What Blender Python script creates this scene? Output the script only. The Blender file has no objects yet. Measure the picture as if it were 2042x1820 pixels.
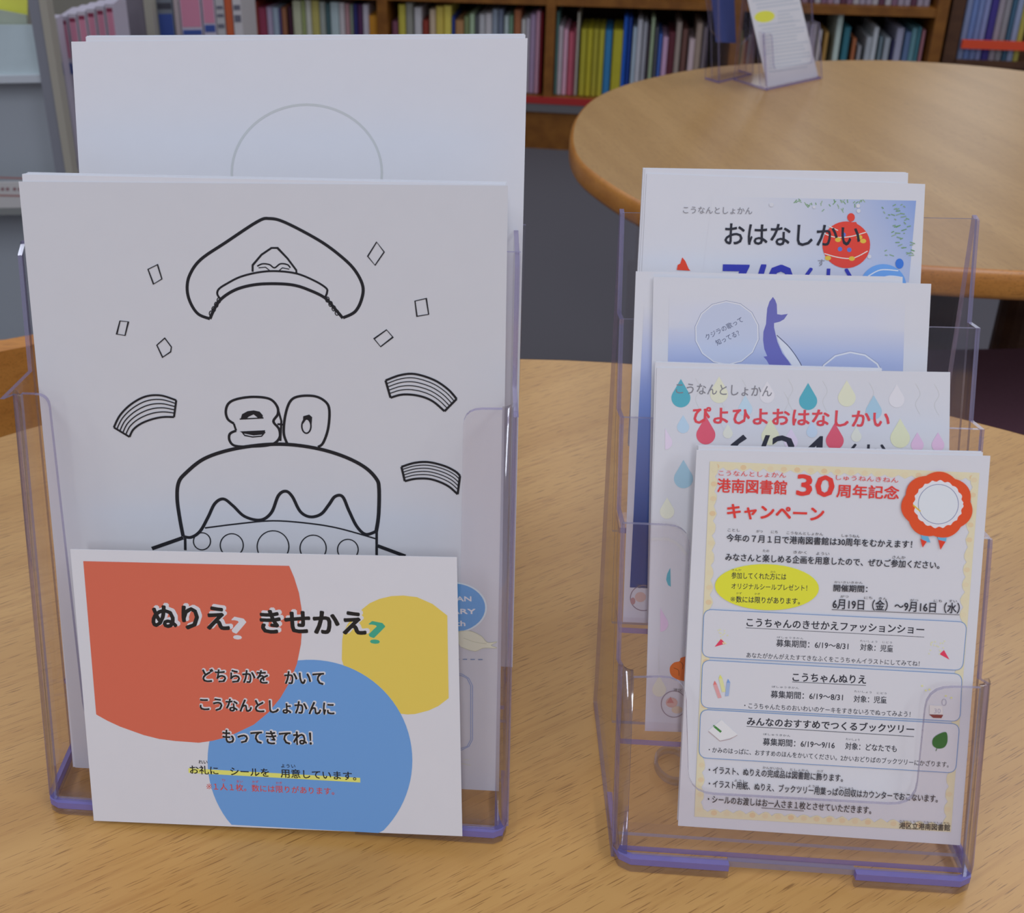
import bpy, math, random
from mathutils import Vector
random.seed(7)
S = bpy.context.scene
COL = S.collection
R = math.radians
# ---------------------------------------------------------------- camera
F, CX, CY, HC = 1901.0, 823.0, 322.0, 0.448
PITCH, ROLL = R(21.09), R(-0.87)
fw = Vector((0, math.cos(PITCH), -math.sin(PITCH)))
rt0 = Vector((1, 0, 0)); dn0 = fw.cross(rt0)
rt = rt0*math.cos(ROLL) - dn0*math.sin(ROLL)
dn = dn0*math.cos(ROLL) + rt0*math.sin(ROLL)
EYE = Vector((0, 0, HC))
cd = bpy.data.cameras.new('camera'); cam = bpy.data.objects.new('camera', cd); COL.objects.link(cam)
from mathutils import Matrix
M = Matrix((rt, -dn, -fw)).transposed().to_4x4(); M.translation = EYE
cam.matrix_world = M
cd.sensor_width = 36; cd.sensor_fit = 'HORIZONTAL'; cd.lens = F/2042*36
cd.shift_x = (1021-CX)/2042; cd.shift_y = (CY-910)/2042
cd.clip_start = 0.02; cd.clip_end = 60
cd.dof.use_dof = True; cd.dof.focus_distance = 0.46; cd.dof.aperture_fstop = 16
S.camera = cam
# ---------------------------------------------------------------- world, lamps, exposure
S.view_settings.view_transform = 'Standard'; S.view_settings.look = 'None'
S.view_settings.gamma = 1; S.view_settings.exposure = 0.05
try: S.view_settings.use_curve_mapping = False
except Exception: pass
S.cycles.transparent_max_bounces = 40
S.cycles.max_bounces = 12
w = bpy.data.worlds.new('world'); S.world = w; w.use_nodes = True
w.node_tree.nodes['Background'].inputs[0].default_value = (0.78, 0.85, 1.10, 1)
w.node_tree.nodes['Background'].inputs[1].default_value = 0.36
def lamp(x, y, sx, sy, p, col=(0.88, 0.93, 1.06)):
    l = bpy.data.lights.new('ceiling_lamp', 'AREA'); l.shape = 'RECTANGLE'; l.size = sx; l.size_y = sy
    l.energy = p; l.color = col
    o = bpy.data.objects.new('ceiling_lamp', l); o.location = (x, y, 1.85); COL.objects.link(o)
for (x, y, p) in ((-1.2, -0.5, 13), (1.2, -0.5, 13), (-0.2, -1.9, 21), (-1.2, 2.0, 5), (1.45, 1.7, 11), (0.6, 2.9, 6)):
    lamp(x, y, 0.30, 1.25, p)

# ---------------------------------------------------------------- helpers
def ray(px, py): return fw + rt*((px-CX)/F) + dn*((py-CY)/F)
def hitz(px, py, z=0.0):
    d = ray(px, py); return EYE + d*((z-EYE.z)/d.z)
class Plane:
    """a real plane: origin, u (across), v (up in the plane), w (towards the viewer)"""
    def __init__(s, o, yaw, lean):
        s.o = Vector(o); s.u = Vector((math.cos(yaw), math.sin(yaw), 0))
        b = Vector((-math.sin(yaw), math.cos(yaw), 0))
        s.v = b*math.sin(lean) + Vector((0, 0, 1))*math.cos(lean); s.w = s.u.cross(s.v)
    def loc(s, px, py):
        d = ray(px, py); P = EYE + d*((s.o-EYE).dot(s.w)/d.dot(s.w)) - s.o
        return (P.dot(s.u), P.dot(s.v))
    def pt(s, a, b, off=0.0): return s.o + s.u*a + s.v*b + s.w*off
    def P(s, px, py, off=0.0): return s.pt(*s.loc(px, py), off)
def lin(c):
    c = c/255.0
    return c/12.92 if c <= 0.04045 else ((c+0.055)/1.055)**2.4
def C3(r, g, b, k=0.80):
    # surface colour from a photographed colour, taking white paper (190,192,206) as the reference
    return (min(.9, lin(r)/lin(190)*k), min(.9, lin(g)/lin(192)*k), min(.9, lin(b)/lin(206)*k), 1)
MATS = {}
def mat(name, color, rough=0.6, spec=0.4, noise=0.0, scale=30, metal=0.0, coat=0.0):
    if name in MATS: return MATS[name]
    m = bpy.data.materials.new(name); m.use_nodes = True; nt = m.node_tree; b = nt.nodes['Principled BSDF']
    b.inputs['Roughness'].default_value = rough; b.inputs['Specular IOR Level'].default_value = spec
    b.inputs['Metallic'].default_value = metal; b.inputs['Coat Weight'].default_value = coat
    tc = nt.nodes.new('ShaderNodeTexCoord'); n = nt.nodes.new('ShaderNodeTexNoise'); n.inputs['Scale'].default_value = scale
    n.inputs['Detail'].default_value = 6
    nt.links.new(tc.outputs['Object'], n.inputs['Vector'])
    mx = nt.nodes.new('ShaderNodeMix'); mx.data_type = 'RGBA'
    mx.inputs['A'].default_value = [c*(1-noise) for c in color[:3]]+[1]
    mx.inputs['B'].default_value = [min(1, c*(1+noise)) for c in color[:3]]+[1]
    nt.links.new(n.outputs['Fac'], mx.inputs['Factor']); nt.links.new(mx.outputs['Result'], b.inputs['Base Color'])
    MATS[name] = m; return m
def wood(name, c1, c2, c3, ang, rough=0.35, coat=0.0, sc=1.0):
    """fine-pored wood: broad bands, grain streaks and short dark pores along one direction"""
    m = bpy.data.materials.new(name); m.use_nodes = True; nt = m.node_tree; b = nt.nodes['Principled BSDF']
    N = lambda t: nt.nodes.new(t); L = nt.links.new
    tc = N('ShaderNodeTexCoord'); mp = N('ShaderNodeMapping'); mp.inputs['Rotation'].default_value = (0, 0, ang)
    L(tc.outputs['Object'], mp.inputs['Vector'])
    def nz(sx, sy, detail, rg=0.5):
        q = N('ShaderNodeMapping'); q.inputs['Scale'].default_value = (sx*sc, sy*sc, sy*sc); L(mp.outputs['Vector'], q.inputs['Vector'])
        n = N('ShaderNodeTexNoise'); n.inputs['Scale'].default_value = 1; n.inputs['Detail'].default_value = detail
        n.inputs['Roughness'].default_value = rg
        L(q.outputs['Vector'], n.inputs['Vector']); return n.outputs['Fac']
    def ramp(f, a, bb, inv=False):
        r = N('ShaderNodeMapRange'); r.inputs['From Min'].default_value = a; r.inputs['From Max'].default_value = bb; L(f, r.inputs['Value'])
        return r.outputs['Result']
    def mix(f, A, B):
        x = N('ShaderNodeMix'); x.data_type = 'RGBA'; L(f, x.inputs['Factor'])
        for s_, v in (('A', A), ('B', B)):
            if isinstance(v, tuple): x.inputs[s_].default_value = v
            else: L(v, x.inputs[s_])
        return x.outputs['Result']
    base = mix(ramp(nz(2.5, 22, 4), .35, .65), c1, c2)
    st = N('ShaderNodeMath'); st.operation = 'MULTIPLY'; st.inputs[1].default_value = 0.5; L(ramp(nz(10, 420, 3, .6), .5, .75), st.inputs[0])
    base = mix(st.outputs[0], base, c3)
    po = N('ShaderNodeMath'); po.operation = 'MULTIPLY'; po.inputs[1].default_value = 0.8; L(ramp(nz(62, 1900, 1), .63, .68), po.inputs[0])
    base = mix(po.outputs[0], base, tuple(v*.62 for v in c3[:3])+(1,))
    L(base, b.inputs['Base Color']); b.inputs['Roughness'].default_value = rough; b.inputs['Coat Weight'].default_value = coat
    b.inputs['Coat Roughness'].default_value = 0.3; b.inputs['Specular IOR Level'].default_value = 0.4
    return m
def clear(name, tint, gloss=0.05, edge=False, dens=0.35):
    m = bpy.data.materials.new(name); m.use_nodes = True; nt = m.node_tree
    for n in list(nt.nodes): nt.nodes.remove(n)
    out = nt.nodes.new('ShaderNodeOutputMaterial'); tr = nt.nodes.new('ShaderNodeBsdfTransparent'); tr.inputs[0].default_value = tint
    gl = nt.nodes.new('ShaderNodeBsdfGlossy'); gl.inputs['Roughness'].default_value = 0.09
    mx = nt.nodes.new('ShaderNodeMixShader'); lw = nt.nodes.new('ShaderNodeLayerWeight'); lw.inputs['Blend'].default_value = 0.5
    p = nt.nodes.new('ShaderNodeMath'); p.operation = 'POWER'; p.inputs[1].default_value = 4.0
    ml = nt.nodes.new('ShaderNodeMath'); ml.operation = 'MULTIPLY_ADD'; ml.inputs[1].default_value = 0.55; ml.inputs[2].default_value = gloss
    nt.links.new(lw.outputs['Facing'], p.inputs[0]); nt.links.new(p.outputs[0], ml.inputs[0])
    nt.links.new(ml.outputs[0], mx.inputs[0]); nt.links.new(tr.outputs[0], mx.inputs[1]); nt.links.new(gl.outputs[0], mx.inputs[2])
    if edge:
        df = nt.nodes.new('ShaderNodeBsdfDiffuse'); df.inputs[0].default_value = edge
        m2 = nt.nodes.new('ShaderNodeMixShader'); m2.inputs[0].default_value = dens
        nt.links.new(mx.outputs[0], m2.inputs[1]); nt.links.new(df.outputs[0], m2.inputs[2]); nt.links.new(m2.outputs[0], out.inputs[0])
    else: nt.links.new(mx.outputs[0], out.inputs[0])
    return m
# one print material: ink colour comes from the mesh's colour attribute (flat print on paper)
pm = bpy.data.materials.new('printed_ink'); pm.use_nodes = True
_b = pm.node_tree.nodes['Principled BSDF']; _b.inputs['Roughness'].default_value = 0.55; _b.inputs['Specular IOR Level'].default_value = 0.3
_a = pm.node_tree.nodes.new('ShaderNodeVertexColor'); _a.layer_name = 'ink'; pm.node_tree.links.new(_a.outputs[0], _b.inputs['Base Color'])

def mesh(name, vs, fs, m, parent=None, loc=None, mi=None, smooth=False, cols=None):
    me = bpy.data.meshes.new(name)
    base = Vector((0, 0, 0))
    if parent is not None: base = parent.location.copy()
    elif loc is not None: base = Vector(loc)
    me.from_pydata([tuple(Vector(v)-base) for v in vs], [], fs)
    for q in (m if isinstance(m, (list, tuple)) else [m]): me.materials.append(q)
    if mi: me.polygons.foreach_set('material_index', mi)
    if smooth: me.polygons.foreach_set('use_smooth', [True]*len(me.polygons))
    if cols:
        ca = me.color_attributes.new('ink', 'FLOAT_COLOR', 'POINT')
        ca.data.foreach_set('color', [c for q in cols for c in q])
    me.update()
    o = bpy.data.objects.new(name, me); COL.objects.link(o)
    if parent is not None: o.parent = parent
    else: o.location = base
    return o
def tag(o, label=None, cat=None, group=None, kind=None):
    if label: o['label'] = label
    if cat: o['category'] = cat
    if group: o['group'] = group
    if kind: o['kind'] = kind
    return o
def thing(name, loc, label, cat, group=None):
    o = bpy.data.objects.new(name, None); o.location = loc; o.empty_display_size = .02; COL.objects.link(o)
    return tag(o, label, cat, group)
class MB:
    def __init__(s): s.v = []; s.f = []; s.mi = []
    def box(s, o, a, b, c, mi=0):
        i = len(s.v); o = Vector(o)
        for k in range(8): s.v.append(o + a*(k & 1) + b*((k >> 1) & 1) + c*((k >> 2) & 1))
        for q in ((0,2,3,1),(4,5,7,6),(0,1,5,4),(2,6,7,3),(0,4,6,2),(1,3,7,5)): s.f.append([i+j for j in q]); s.mi.append(mi)
    def abox(s, x0, x1, y0, y1, z0, z1, mi=0):
        s.box((x0, y0, z0), Vector((x1-x0, 0, 0)), Vector((0, y1-y0, 0)), Vector((0, 0, z1-z0)), mi)
    def prism(s, pts, d, face=0, edge=0):
        """outline (list of Vectors, may be concave) extruded by vector d"""
        n = len(pts); i = len(s.v); s.v += [Vector(p) for p in pts] + [Vector(p)+d for p in pts]
        from mathutils.geometry import tessellate_polygon
        for t in tessellate_polygon([[Vector(p) for p in pts]]):
            s.f.append([i+k for k in t]); s.mi.append(face); s.f.append([i+n+k for k in reversed(t)]); s.mi.append(face)
        for k in range(n): s.f.append([i+k, i+(k+1) % n, i+n+(k+1) % n, i+n+k]); s.mi.append(edge)
    def build(s, name, m, parent=None, loc=None, smooth=False): return mesh(name, s.v, s.f, m, parent, loc, s.mi, smooth)
def rnd_corner(pts, rad, n=5):
    """round the corners of a 2-D outline; rad may be a list"""
    out = []
    N_ = len(pts)
    for i, p in enumerate(pts):
        r_ = rad[i] if isinstance(rad, (list, tuple)) else rad
        p = Vector(p); a = Vector(pts[i-1])-p; b = Vector(pts[(i+1) % N_])-p
        if r_ <= 0: out.append(tuple(p)); continue
        q = min(r_, a.length*.49, b.length*.49)
        A = p+a.normalized()*q; B = p+b.normalized()*q
        for k in range(n+1):
            t = k/n; out.append(tuple(A*(1-t)**2 + p*2*t*(1-t) + B*t*t))
    return out
# ---------------------------------------------------------------- printing on a sheet
class Print:
    """collects flat ink shapes for one sheet; coordinates are read off in view pixels and laid on the sheet's own plane"""
    def __init__(s, plane, ox=0, oy=0, sc=1.0): s.pl = plane; s.o = (ox, oy, sc); s.v = []; s.f = []; s.c = []; s.runs = []; s.k = 0; s.wk = 1.0
    def at(s, ox, oy, sc): s.o = (ox, oy, sc); return s
    def L(s, x, y): return s.pl.loc(s.o[0]+x/s.o[2], s.o[1]+y/s.o[2])
    def off(s): s.k += 1; return 0.00006 + 0.0000025*s.k
    def _add(s, pts, faces, cols, off):
        i = len(s.v); s.v += [s.pl.pt(a, b, off) for a, b in pts]
        s.f += [[i+k for k in f] for f in faces]
        s.c += cols if isinstance(cols, list) else [cols]*len(pts)
    def fill(s, pts, col, cols=None):
        from mathutils.geometry import tessellate_polygon
        P = [s.L(*p) for p in pts]
        t = tessellate_polygon([[Vector((a, b, 0)) for a, b in P]])
        s._add(P, [list(q) for q in t], cols if cols else col, s.off())
    def grid(s, q, fn, nx=8, ny=8):
        """quad (tl,tr,br,bl) with a smooth printed gradient fn(a,b)->colour"""
        tl, tr, br, bl = [Vector(s.L(*p)) for p in q]; P = []; c = []; f = []
        for j in range(ny+1):
            for i in range(nx+1):
                a, b = i/nx, j/ny; p = (tl*(1-a)+tr*a)*(1-b)+(bl*(1-a)+br*a)*b
                P.append(tuple(p)); c.append(fn(a, b))
        for j in range(ny):
            for i in range(nx): k = j*(nx+1)+i; f.append([k, k+nx+1, k+nx+2, k+1])
        s._add(P, f, c, s.off())
    def ell(s, cx, cy, rx, ry, col, rot=0, n=40):
        s.fill([(cx+rx*math.cos(t)*math.cos(rot)-ry*math.sin(t)*math.sin(rot), cy+rx*math.cos(t)*math.sin(rot)+ry*math.sin(t)*math.cos(rot)) for t in [2*math.pi*k/n for k in range(n)]], col)
    def ring(s, cx, cy, rx, ry, w, col, n=48, a0=0, a1=2*math.pi):
        full = abs(a1-a0-2*math.pi) < 1e-6
        s.line([(cx+rx*math.cos(t), cy+ry*math.sin(t)) for t in [a0+(a1-a0)*k/n for k in range(n if full else n+1)]], w, col, closed=full)
    def line(s, pts, w, col, closed=False, smooth=False, off=None):
        if smooth: pts = spline(pts, closed)
        P = [Vector(s.L(*p)) for p in pts]
        w = w*s.wk; c0 = s.L(*pts[0]); c1 = s.L(pts[0][0]+10, pts[0][1]); hw = w*(Vector(c1)-Vector(c0)).length/20
        n = len(P); Q = []
        for i in range(n):
            a = P[i-1] if (i or closed) else P[i]; b = P[(i+1) % n] if (i < n-1 or closed) else P[i]
            t = (b-a).normalized() if (b-a).length > 1e-9 else Vector((1, 0)); nn = Vector((-t.y, t.x))
            d1 = (P[i]-a).normalized() if (P[i]-a).length > 1e-9 else t
            k = max(.6, abs(t.dot(d1)))
            Q += [tuple(P[i]+nn*hw/k), tuple(P[i]-nn*hw/k)]
        f = [[2*i, 2*i+1, 2*((i+1) % n)+1, 2*((i+1) % n)] for i in range(n if closed else n-1)]
        s._add(Q, f, col, off or s.off())
    def text(s, body, x0, y0, x1, y1, h=None, col=(0.02, 0.02, 0.025, 1), bold=0.012, dx=0, dy=0):
        """ink box bottom-left and bottom-right given; h = ink height"""
        a = s.L(x0+dx, y0+dy); b = s.L(x1+dx, y1+dy)
        hh = None
        if h: q = s.L(x0+dx, y0+dy-h); hh = (Vector(q)-Vector(a)).length
        s.runs.append((body, Vector(a), Vector(b), hh, col, bold, s.off()))
    def build(s, parent, name='printed_picture'):
        s.flush()
        if s.f: mesh(name, s.v, s.f, pm, parent, cols=s.c)
        s.v, s.f, s.c = [], [], []
    def flush(s):
        obs = []
        for body, a, b, hh, col, bold, off in s.runs:
            cu = bpy.data.curves.new('t', 'FONT'); cu.body = body; cu.resolution_u = 2
            o = bpy.data.objects.new('t', cu); COL.objects.link(o); obs.append(o)
        if not obs: return
        bpy.context.view_layer.update(); dg = bpy.context.evaluated_depsgraph_get()
        for o, (body, a, b, hh, col, bold, off) in zip(obs, s.runs):
            me = bpy.data.meshes.new_from_object(o.evaluated_get(dg))
            if len(me.vertices):
                xs = [v.co.x for v in me.vertices]; ys = [v.co.y for v in me.vertices]
                x0, x1, y0, y1 = min(xs), max(xs), min(ys), max(ys)
                d = b-a; sx = d.length/max(x1-x0, 1e-6); u = d.normalized(); v_ = Vector((-u.y, u.x)); sy = (hh/max(y1-y0, 1e-6)) if hh else sx
                P = [tuple(a+u*((v.co.x-x0)*sx)+v_*((v.co.y-y0)*sy)) for v in me.vertices]
                fc = [list(p.vertices) for p in me.polygons]
                em = sx*bold  # heavier strokes: the glyph struck again slightly shifted
                nd = 0 if bold < .004 else (4 if bold < .03 else 8)
                for j in range(max(1, nd)):
                    q = 2*math.pi*(j+.5)/nd if nd else 0
                    e = Vector((math.cos(q), math.sin(q)))*em*1.25 if nd else Vector((0, 0))
                    s._add([(a_+e.x, b_+e.y) for a_, b_ in P], fc, col, off+j*2e-7)
            bpy.data.meshes.remove(me)
        for o in obs:
            cu = o.data; bpy.data.objects.remove(o); bpy.data.curves.remove(cu)
        s.runs = []
def spline(pts, closed=False, k=6):
    n = len(pts); out = []; P = [Vector(p) for p in pts]
    for i in range(n if closed else n-1):
        g = lambda j: P[j % n] if closed else P[max(0, min(n-1, j))]
        a, b, c, d = g(i-1), g(i), g(i+1), g(i+2)
        for q in range(k):
            t = q/k; out.append(tuple(0.5*((2*b)+(c-a)*t+(2*a-5*b+4*c-d)*t*t+(3*b-a-3*c+d)*t**3)))
    if not closed: out.append(tuple(P[-1]))
    return out

# ---------------------------------------------------------------- materials
M_TAB = wood('light_oak', C3(172,132,78), C3(160,119,65), C3(144,100,50), R(-24), 0.40, 0.35)
M_TAB2 = wood('light_oak_far', C3(156,121,76), C3(146,111,66), C3(134,98,56), R(80), 0.38, 0.35)
M_RIM = wood('orange_beech', C3(182,124,62), C3(166,108,50), C3(136,82,34), 0, 0.32, 0.3)
M_SHELF = wood('shelf_wood', C3(128,82,32), C3(108,66,24), C3(84,48,16), R(90), 0.5)
M_DARKW = wood('dark_wood', C3(84,56,38), C3(66,42,30), C3(50,32,24), 0, 0.5)
M_PAPER = mat('white_paper', (0.80, 0.80, 0.81, 1), 0.7, 0.25, 0.015, 90)
M_PAPER2 = mat('copy_paper', (0.72, 0.72, 0.725, 1), 0.7, 0.25, 0.015, 90)
M_CLR = clear('clear_acrylic', (0.982, 0.972, 0.982, 1), 0.03)
M_EDGE = clear('acrylic_edge', (0.52, 0.48, 0.84, 1), 0.12, edge=(0.36, 0.32, 0.70, 1), dens=.45)
M_EDGES = clear('side_edge', (0.70, 0.66, 0.80, 1), 0.15, edge=(0.42, 0.38, 0.60, 1), dens=.25)
M_EDGEC = clear('acrylic_edge_pale', (0.66, 0.63, 0.72, 1), 0.2, edge=(0.50, 0.46, 0.56, 1))
M_CORN = clear('rounded_acrylic_corner', (0.86, 0.85, 0.90, 1), 0.10)
M_CARPET = mat('grey_carpet', C3(84,82,90), 0.95, 0.1, 0.18, 400)
M_METAL = mat('grey_metal', C3(140,146,160), 0.45, 0.5, 0.03, 20)

# ---------------------------------------------------------------- setting
FZ = -0.70
fl = MB(); fl.abox(-4.2, 4.6, -3, 5.2, FZ-0.05, FZ); tag(fl.build('floor', M_CARPET, loc=(0, 0, FZ)), kind='structure')
M_WALL = mat('wall_paint', C3(150,146,140), 0.8, 0.2, 0.02, 8)
wl = MB(); wl.abox(-4.2, 4.6, 4.4, 4.5, FZ, 1.95); tag(wl.build('wall_back', M_WALL, loc=(0, 4.4, FZ)), kind='structure')
wl = MB(); wl.abox(-4.2, -4.1, -3, 4.4, FZ, 1.95); tag(wl.build('wall_left', M_WALL, loc=(-4.1, 0, FZ)), kind='structure')
wl = MB(); wl.abox(4.5, 4.6, -3, 4.4, FZ, 1.95); tag(wl.build('wall_right', M_WALL, loc=(4.5, 0, FZ)), kind='structure')

M_GLOW = bpy.data.materials.new('daylight_pane'); M_GLOW.use_nodes = True  # glow for unseen panels, added to reflect as pale streaks on the second table
_e = M_GLOW.node_tree.nodes['Principled BSDF']; _e.inputs['Base Color'].default_value = (.5, .55, .6, 1); _e.inputs['Emission Color'].default_value = (.9, .95, 1, 1); _e.inputs['Emission Strength'].default_value = 1.6
M_GLOWTRIM = mat('window_sash', C3(160,160,164), .5)
for k, (x0, x1) in enumerate(((1.62, 1.92), (2.38, 2.98))):  # two framed glowing panels added out of view on the back wall
    wb = MB(); wb.abox(x0, x1, 4.388, 4.398, .62, 1.75); w_ = tag(wb.build('window_%d' % (k+1), M_GLOW, loc=((x0+x1)/2, 4.39, .62)), kind='structure')
    wb = MB()
    for a in ((x0-.04, x0, .58, 1.79), (x1, x1+.04, .58, 1.79), (x0, x1, .58, .62), (x0, x1, 1.75, 1.79)): wb.abox(a[0], a[1], 4.37, 4.399, a[2], a[3])
    wb.build('window_frame', M_GLOWTRIM, w_)
def tabletop(name, outline, thick, mt, mr, label, legs, topz=0.0, rr=0.012, loc=None, legm=None):
    """top slab with rounded solid-wood rim band"""
    c = Vector((sum(p[0] for p in outline)/len(outline), sum(p[1] for p in outline)/len(outline), FZ))
    t = thing(name, c, label, 'table')
    def inset(k, z):
        n = len(outline); out = []
        for i in range(n):
            a = Vector(outline[i-1]); b = Vector(outline[(i+1) % n]); d = (b-a).normalized(); q = Vector(outline[i])+Vector((-d.y, d.x))*k
            out.append(Vector((q.x, q.y, z)))
        return out
    n = len(outline)
    top = inset(0.0055, topz-0.0005)
    mesh('table_top', top+[p-Vector((0, 0, thick*.8)) for p in top], [list(range(n)), list(range(2*n-1, n-1, -1))]+[[i, i+n, (i+1) % n+n, (i+1) % n] for i in range(n)], mt, t)
    prof = [(0.0056, topz-.0004), (0.0028, topz-0.0022), (0.0008, topz-0.006), (0, topz-0.011), (0, topz-thick+0.010), (0.003, topz-thick+.004), (0.008, topz-thick+.001), (0.014, topz-thick), (0.04, topz-thick)]
    vs = []; fs = []
    for k, z in prof: vs += inset(k, z)
    for j in range(len(prof)-1):
        for i in range(n): fs.append([j*n+i, (j+1)*n+i, (j+1)*n+(i+1) % n, j*n+(i+1) % n])
    mesh('rim', vs, fs, mr, t, smooth=True)
    for (x, y) in legs:
        m = MB(); r0 = 0.026
        ring0 = [Vector((x+r0*math.cos(a), y+r0*math.sin(a), FZ)) for a in [2*math.pi*k/14 for k in range(14)]]
        m.prism(ring0, Vector((0, 0, topz-thick-FZ))); m.build('leg', legm or M_RIM, t)
    return t
def circ(p0, p1, p2):
    ax, ay, bx, by, cx, cy = p0.x, p0.y, p1.x, p1.y, p2.x, p2.y
    d = 2*(ax*(by-cy)+bx*(cy-ay)+cx*(ay-by))
    ux = ((ax*ax+ay*ay)*(by-cy)+(bx*bx+by*by)*(cy-ay)+(cx*cx+cy*cy)*(ay-by))/d
    uy = ((ax*ax+ay*ay)*(cx-bx)+(bx*bx+by*by)*(ax-cx)+(cx*cx+cy*cy)*(bx-ax))/d
    return ux, uy, math.hypot(ax-ux, ay-uy)
cx_, cy_, rr_ = circ(hitz(0, 862), hitz(1150, 711), hitz(2042, 858))
out = [(cx_+rr_*math.cos(a), cy_+rr_*math.sin(a)) for a in [2*math.pi*k/128 for k in range(128)]]
tabletop('round_table', out, 0.034, M_TAB, M_TAB, 'round light oak table carrying both large clear brochure holders', [(cx_+sx*rr_*.62, cy_+sy*rr_*.62) for sx in (-1, 1) for sy in (-1, 1)])

far_out = spline([(.213,1.20),(.240,1.337),(.30,1.452),(.404,1.542),(.551,1.608),(.779,1.631),(.93,1.60),(1.05,1.53),(1.15,1.41),(1.20,1.23),(1.16,1.05),(1.05,.92),(.90,.85),(.74,.825),(.56,.838),(.40,.882),(.285,.985),(.228,1.10)], True, 6)[::-1]
def at_depth(px, py, Y):
    d = ray(px, py); p = EYE + d*(Y/d.y); return (p.x, p.y)
tabletop('round_table', far_out, 0.036, M_TAB2, M_RIM, 'second light oak table with thick orange rim, behind the holders on the right', [at_depth(1879, 600, 1.24), at_depth(2034, 600, 1.27), (.36, 1.20), (.62, 1.50)], legm=M_DARKW)

# ---------------------------------------------------------------- brochure holders
def hframe(o, yaw):
    o = Vector(o); u = Vector((math.cos(yaw), math.sin(yaw), 0)); b = Vector((-u.y, u.x, 0))
    return o, u, b
def pln(o, yaw, n0, lean):
    o, u, b = hframe(o, yaw); return Plane(o+b*n0, yaw, lean)
ACR = [M_CLR, M_EDGE, M_EDGEC]; ACS = [M_CLR, M_EDGES, M_EDGEC]
def panel(name, parent, pl, outl, th, edge=1, label=None, m=None):
    """flat acrylic panel in plane pl, outline in (u,v), thickness towards the back"""
    mb = MB(); mb.prism([pl.pt(a, b) for a, b in outl], -pl.w*th, 0, edge)
    o = mb.build(name, m or ACS, parent)
    if label: o['label'] = label
    return o
def side(name, parent, o, yaw, uc, prof, th):
    o_, u, b = hframe(o, yaw); mb = MB()
    mb.prism([o_+u*uc+b*n+Vector((0, 0, z)) for n, z in prof], u*th, 0, 1)
    return mb.build(name, ACS, parent)
def corner(name, parent, pl, u0, sgn, v0, v1, r=0.006, th=0.002):
    """rounded vertical corner joining front panel and side panel"""
    vs = []; fs = []; n = 7
    for v in (v0, v1):
        for rr in (r, r-th):
            for k in range(n+1):
                a = math.pi/2*k/n
                vs.append(pl.pt(u0 + sgn*(r-rr*math.sin(a)), v, -r+rr*math.cos(a)))
    m = n+1
    for k in range(n):
        fs.append([k, k+1, 2*m+k+1, 2*m+k]); fs.append([m+k, 3*m+k, 3*m+k+1, m+k+1])
        fs.append([k, m+k, m+k+1, k+1]); fs.append([2*m+k, 2*m+k+1, 3*m+k+1, 3*m+k])
    return mesh(name, vs, fs, M_CORN, parent, smooth=True)
mm = 0.001
# left holder: two pockets, A4
Lo, ly = Vector((-0.1784, 0.3114, 0)), R(-4.75); LW = 0.2176; LL = R(9.5)
LH = thing('brochure_holder', Lo+Vector((0.1, 0.03, 0)), 'large clear acrylic brochure holder at left, two wide pockets, purple tinted edges', 'brochure holder')
pf = pln(Lo, ly, 0, LL); pm1 = pln(Lo, ly, 0.0245, LL); pb = pln(Lo, ly, 0.052, LL)
def ucut(pl, w, v0, v1, cl, cr, vb, rad=0.012, rt_=0.01, ends=0.006):
    o = [(ends, v0), (w-ends, v0), (w-ends, v1), (cr, v1), (cr, vb), (cl, vb), (cl, v1), (ends, v1)]
    return rnd_corner(o, [0, 0, 0, rt_, rad, rad, rt_, 0])
a0 = pf.loc(98, 830); a1 = pf.loc(921, 850)
cutL = rnd_corner([(.006, .008), (LW-.006, .008), (LW-.006, pf.loc(1030, 818)[1]), (pf.loc(924, 830)[0], pf.loc(1030, 820)[1]), (pf.loc(914, 1400)[0], .05), (pf.loc(165, 1400)[0], .05), (pf.loc(98, 830)[0], pf.loc(12, 785)[1]), (.006, pf.loc(12, 785)[1])], [0, 0, 0, .012, .012, .012, .008, 0])
panel('front_panel', LH, pf, cutL, 0.002)
panel('divider_panel', LH, pm1, [(.002, .006), (LW-.002, .006), (LW+.001, .270), (-.001, .270)], 0.002)
panel('back_panel', LH, pb, [(.0, .010), (LW, .010), (LW+.004, .270), (-.004, .270)], 0.002)
t95 = math.tan(LL)
profL = [(.006, .004), (.006+.205*t95, .207), (.030, .2115), (.0555, .2085), (.0245+.262*t95-.004, .262), (.0245+.262*t95, .2655), (.052+.262*t95, .2665), (.054+.262*t95, .2665), (.100, .004)]
side('side_panel', LH, Lo, ly, -0.0005, profL, 0.002); side('side_panel', LH, Lo, ly, LW-.0015, profL, 0.002)
corner('corner', LH, pf, 0.0, 1, .008, .2125); corner('corner', LH, pf, LW, -1, .008, .2145)
def hbox(name, parent, o, yaw, u0, u1, n0, n1, z0, z1, m=None, mi=0):
    o_, u, b = hframe(o, yaw); mb = MB(); mb.box(o_+u*u0+b*n0+Vector((0, 0, z0)), u*(u1-u0), b*(n1-n0), Vector((0, 0, z1-z0)), mi)
    # the front long edge takes the purple edge tint
    mb.mi = [mi, mi, 1, mi, 1, 1]
    return mb.build(name, m or ACR, parent)
hbox('pocket_floor', LH, Lo, ly, .002, LW-.002, .0030, .026, .0012, .0036)
hbox('pocket_floor', LH, Lo, ly, .002, LW-.002, .0325, .060, .045, .0475)
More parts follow.
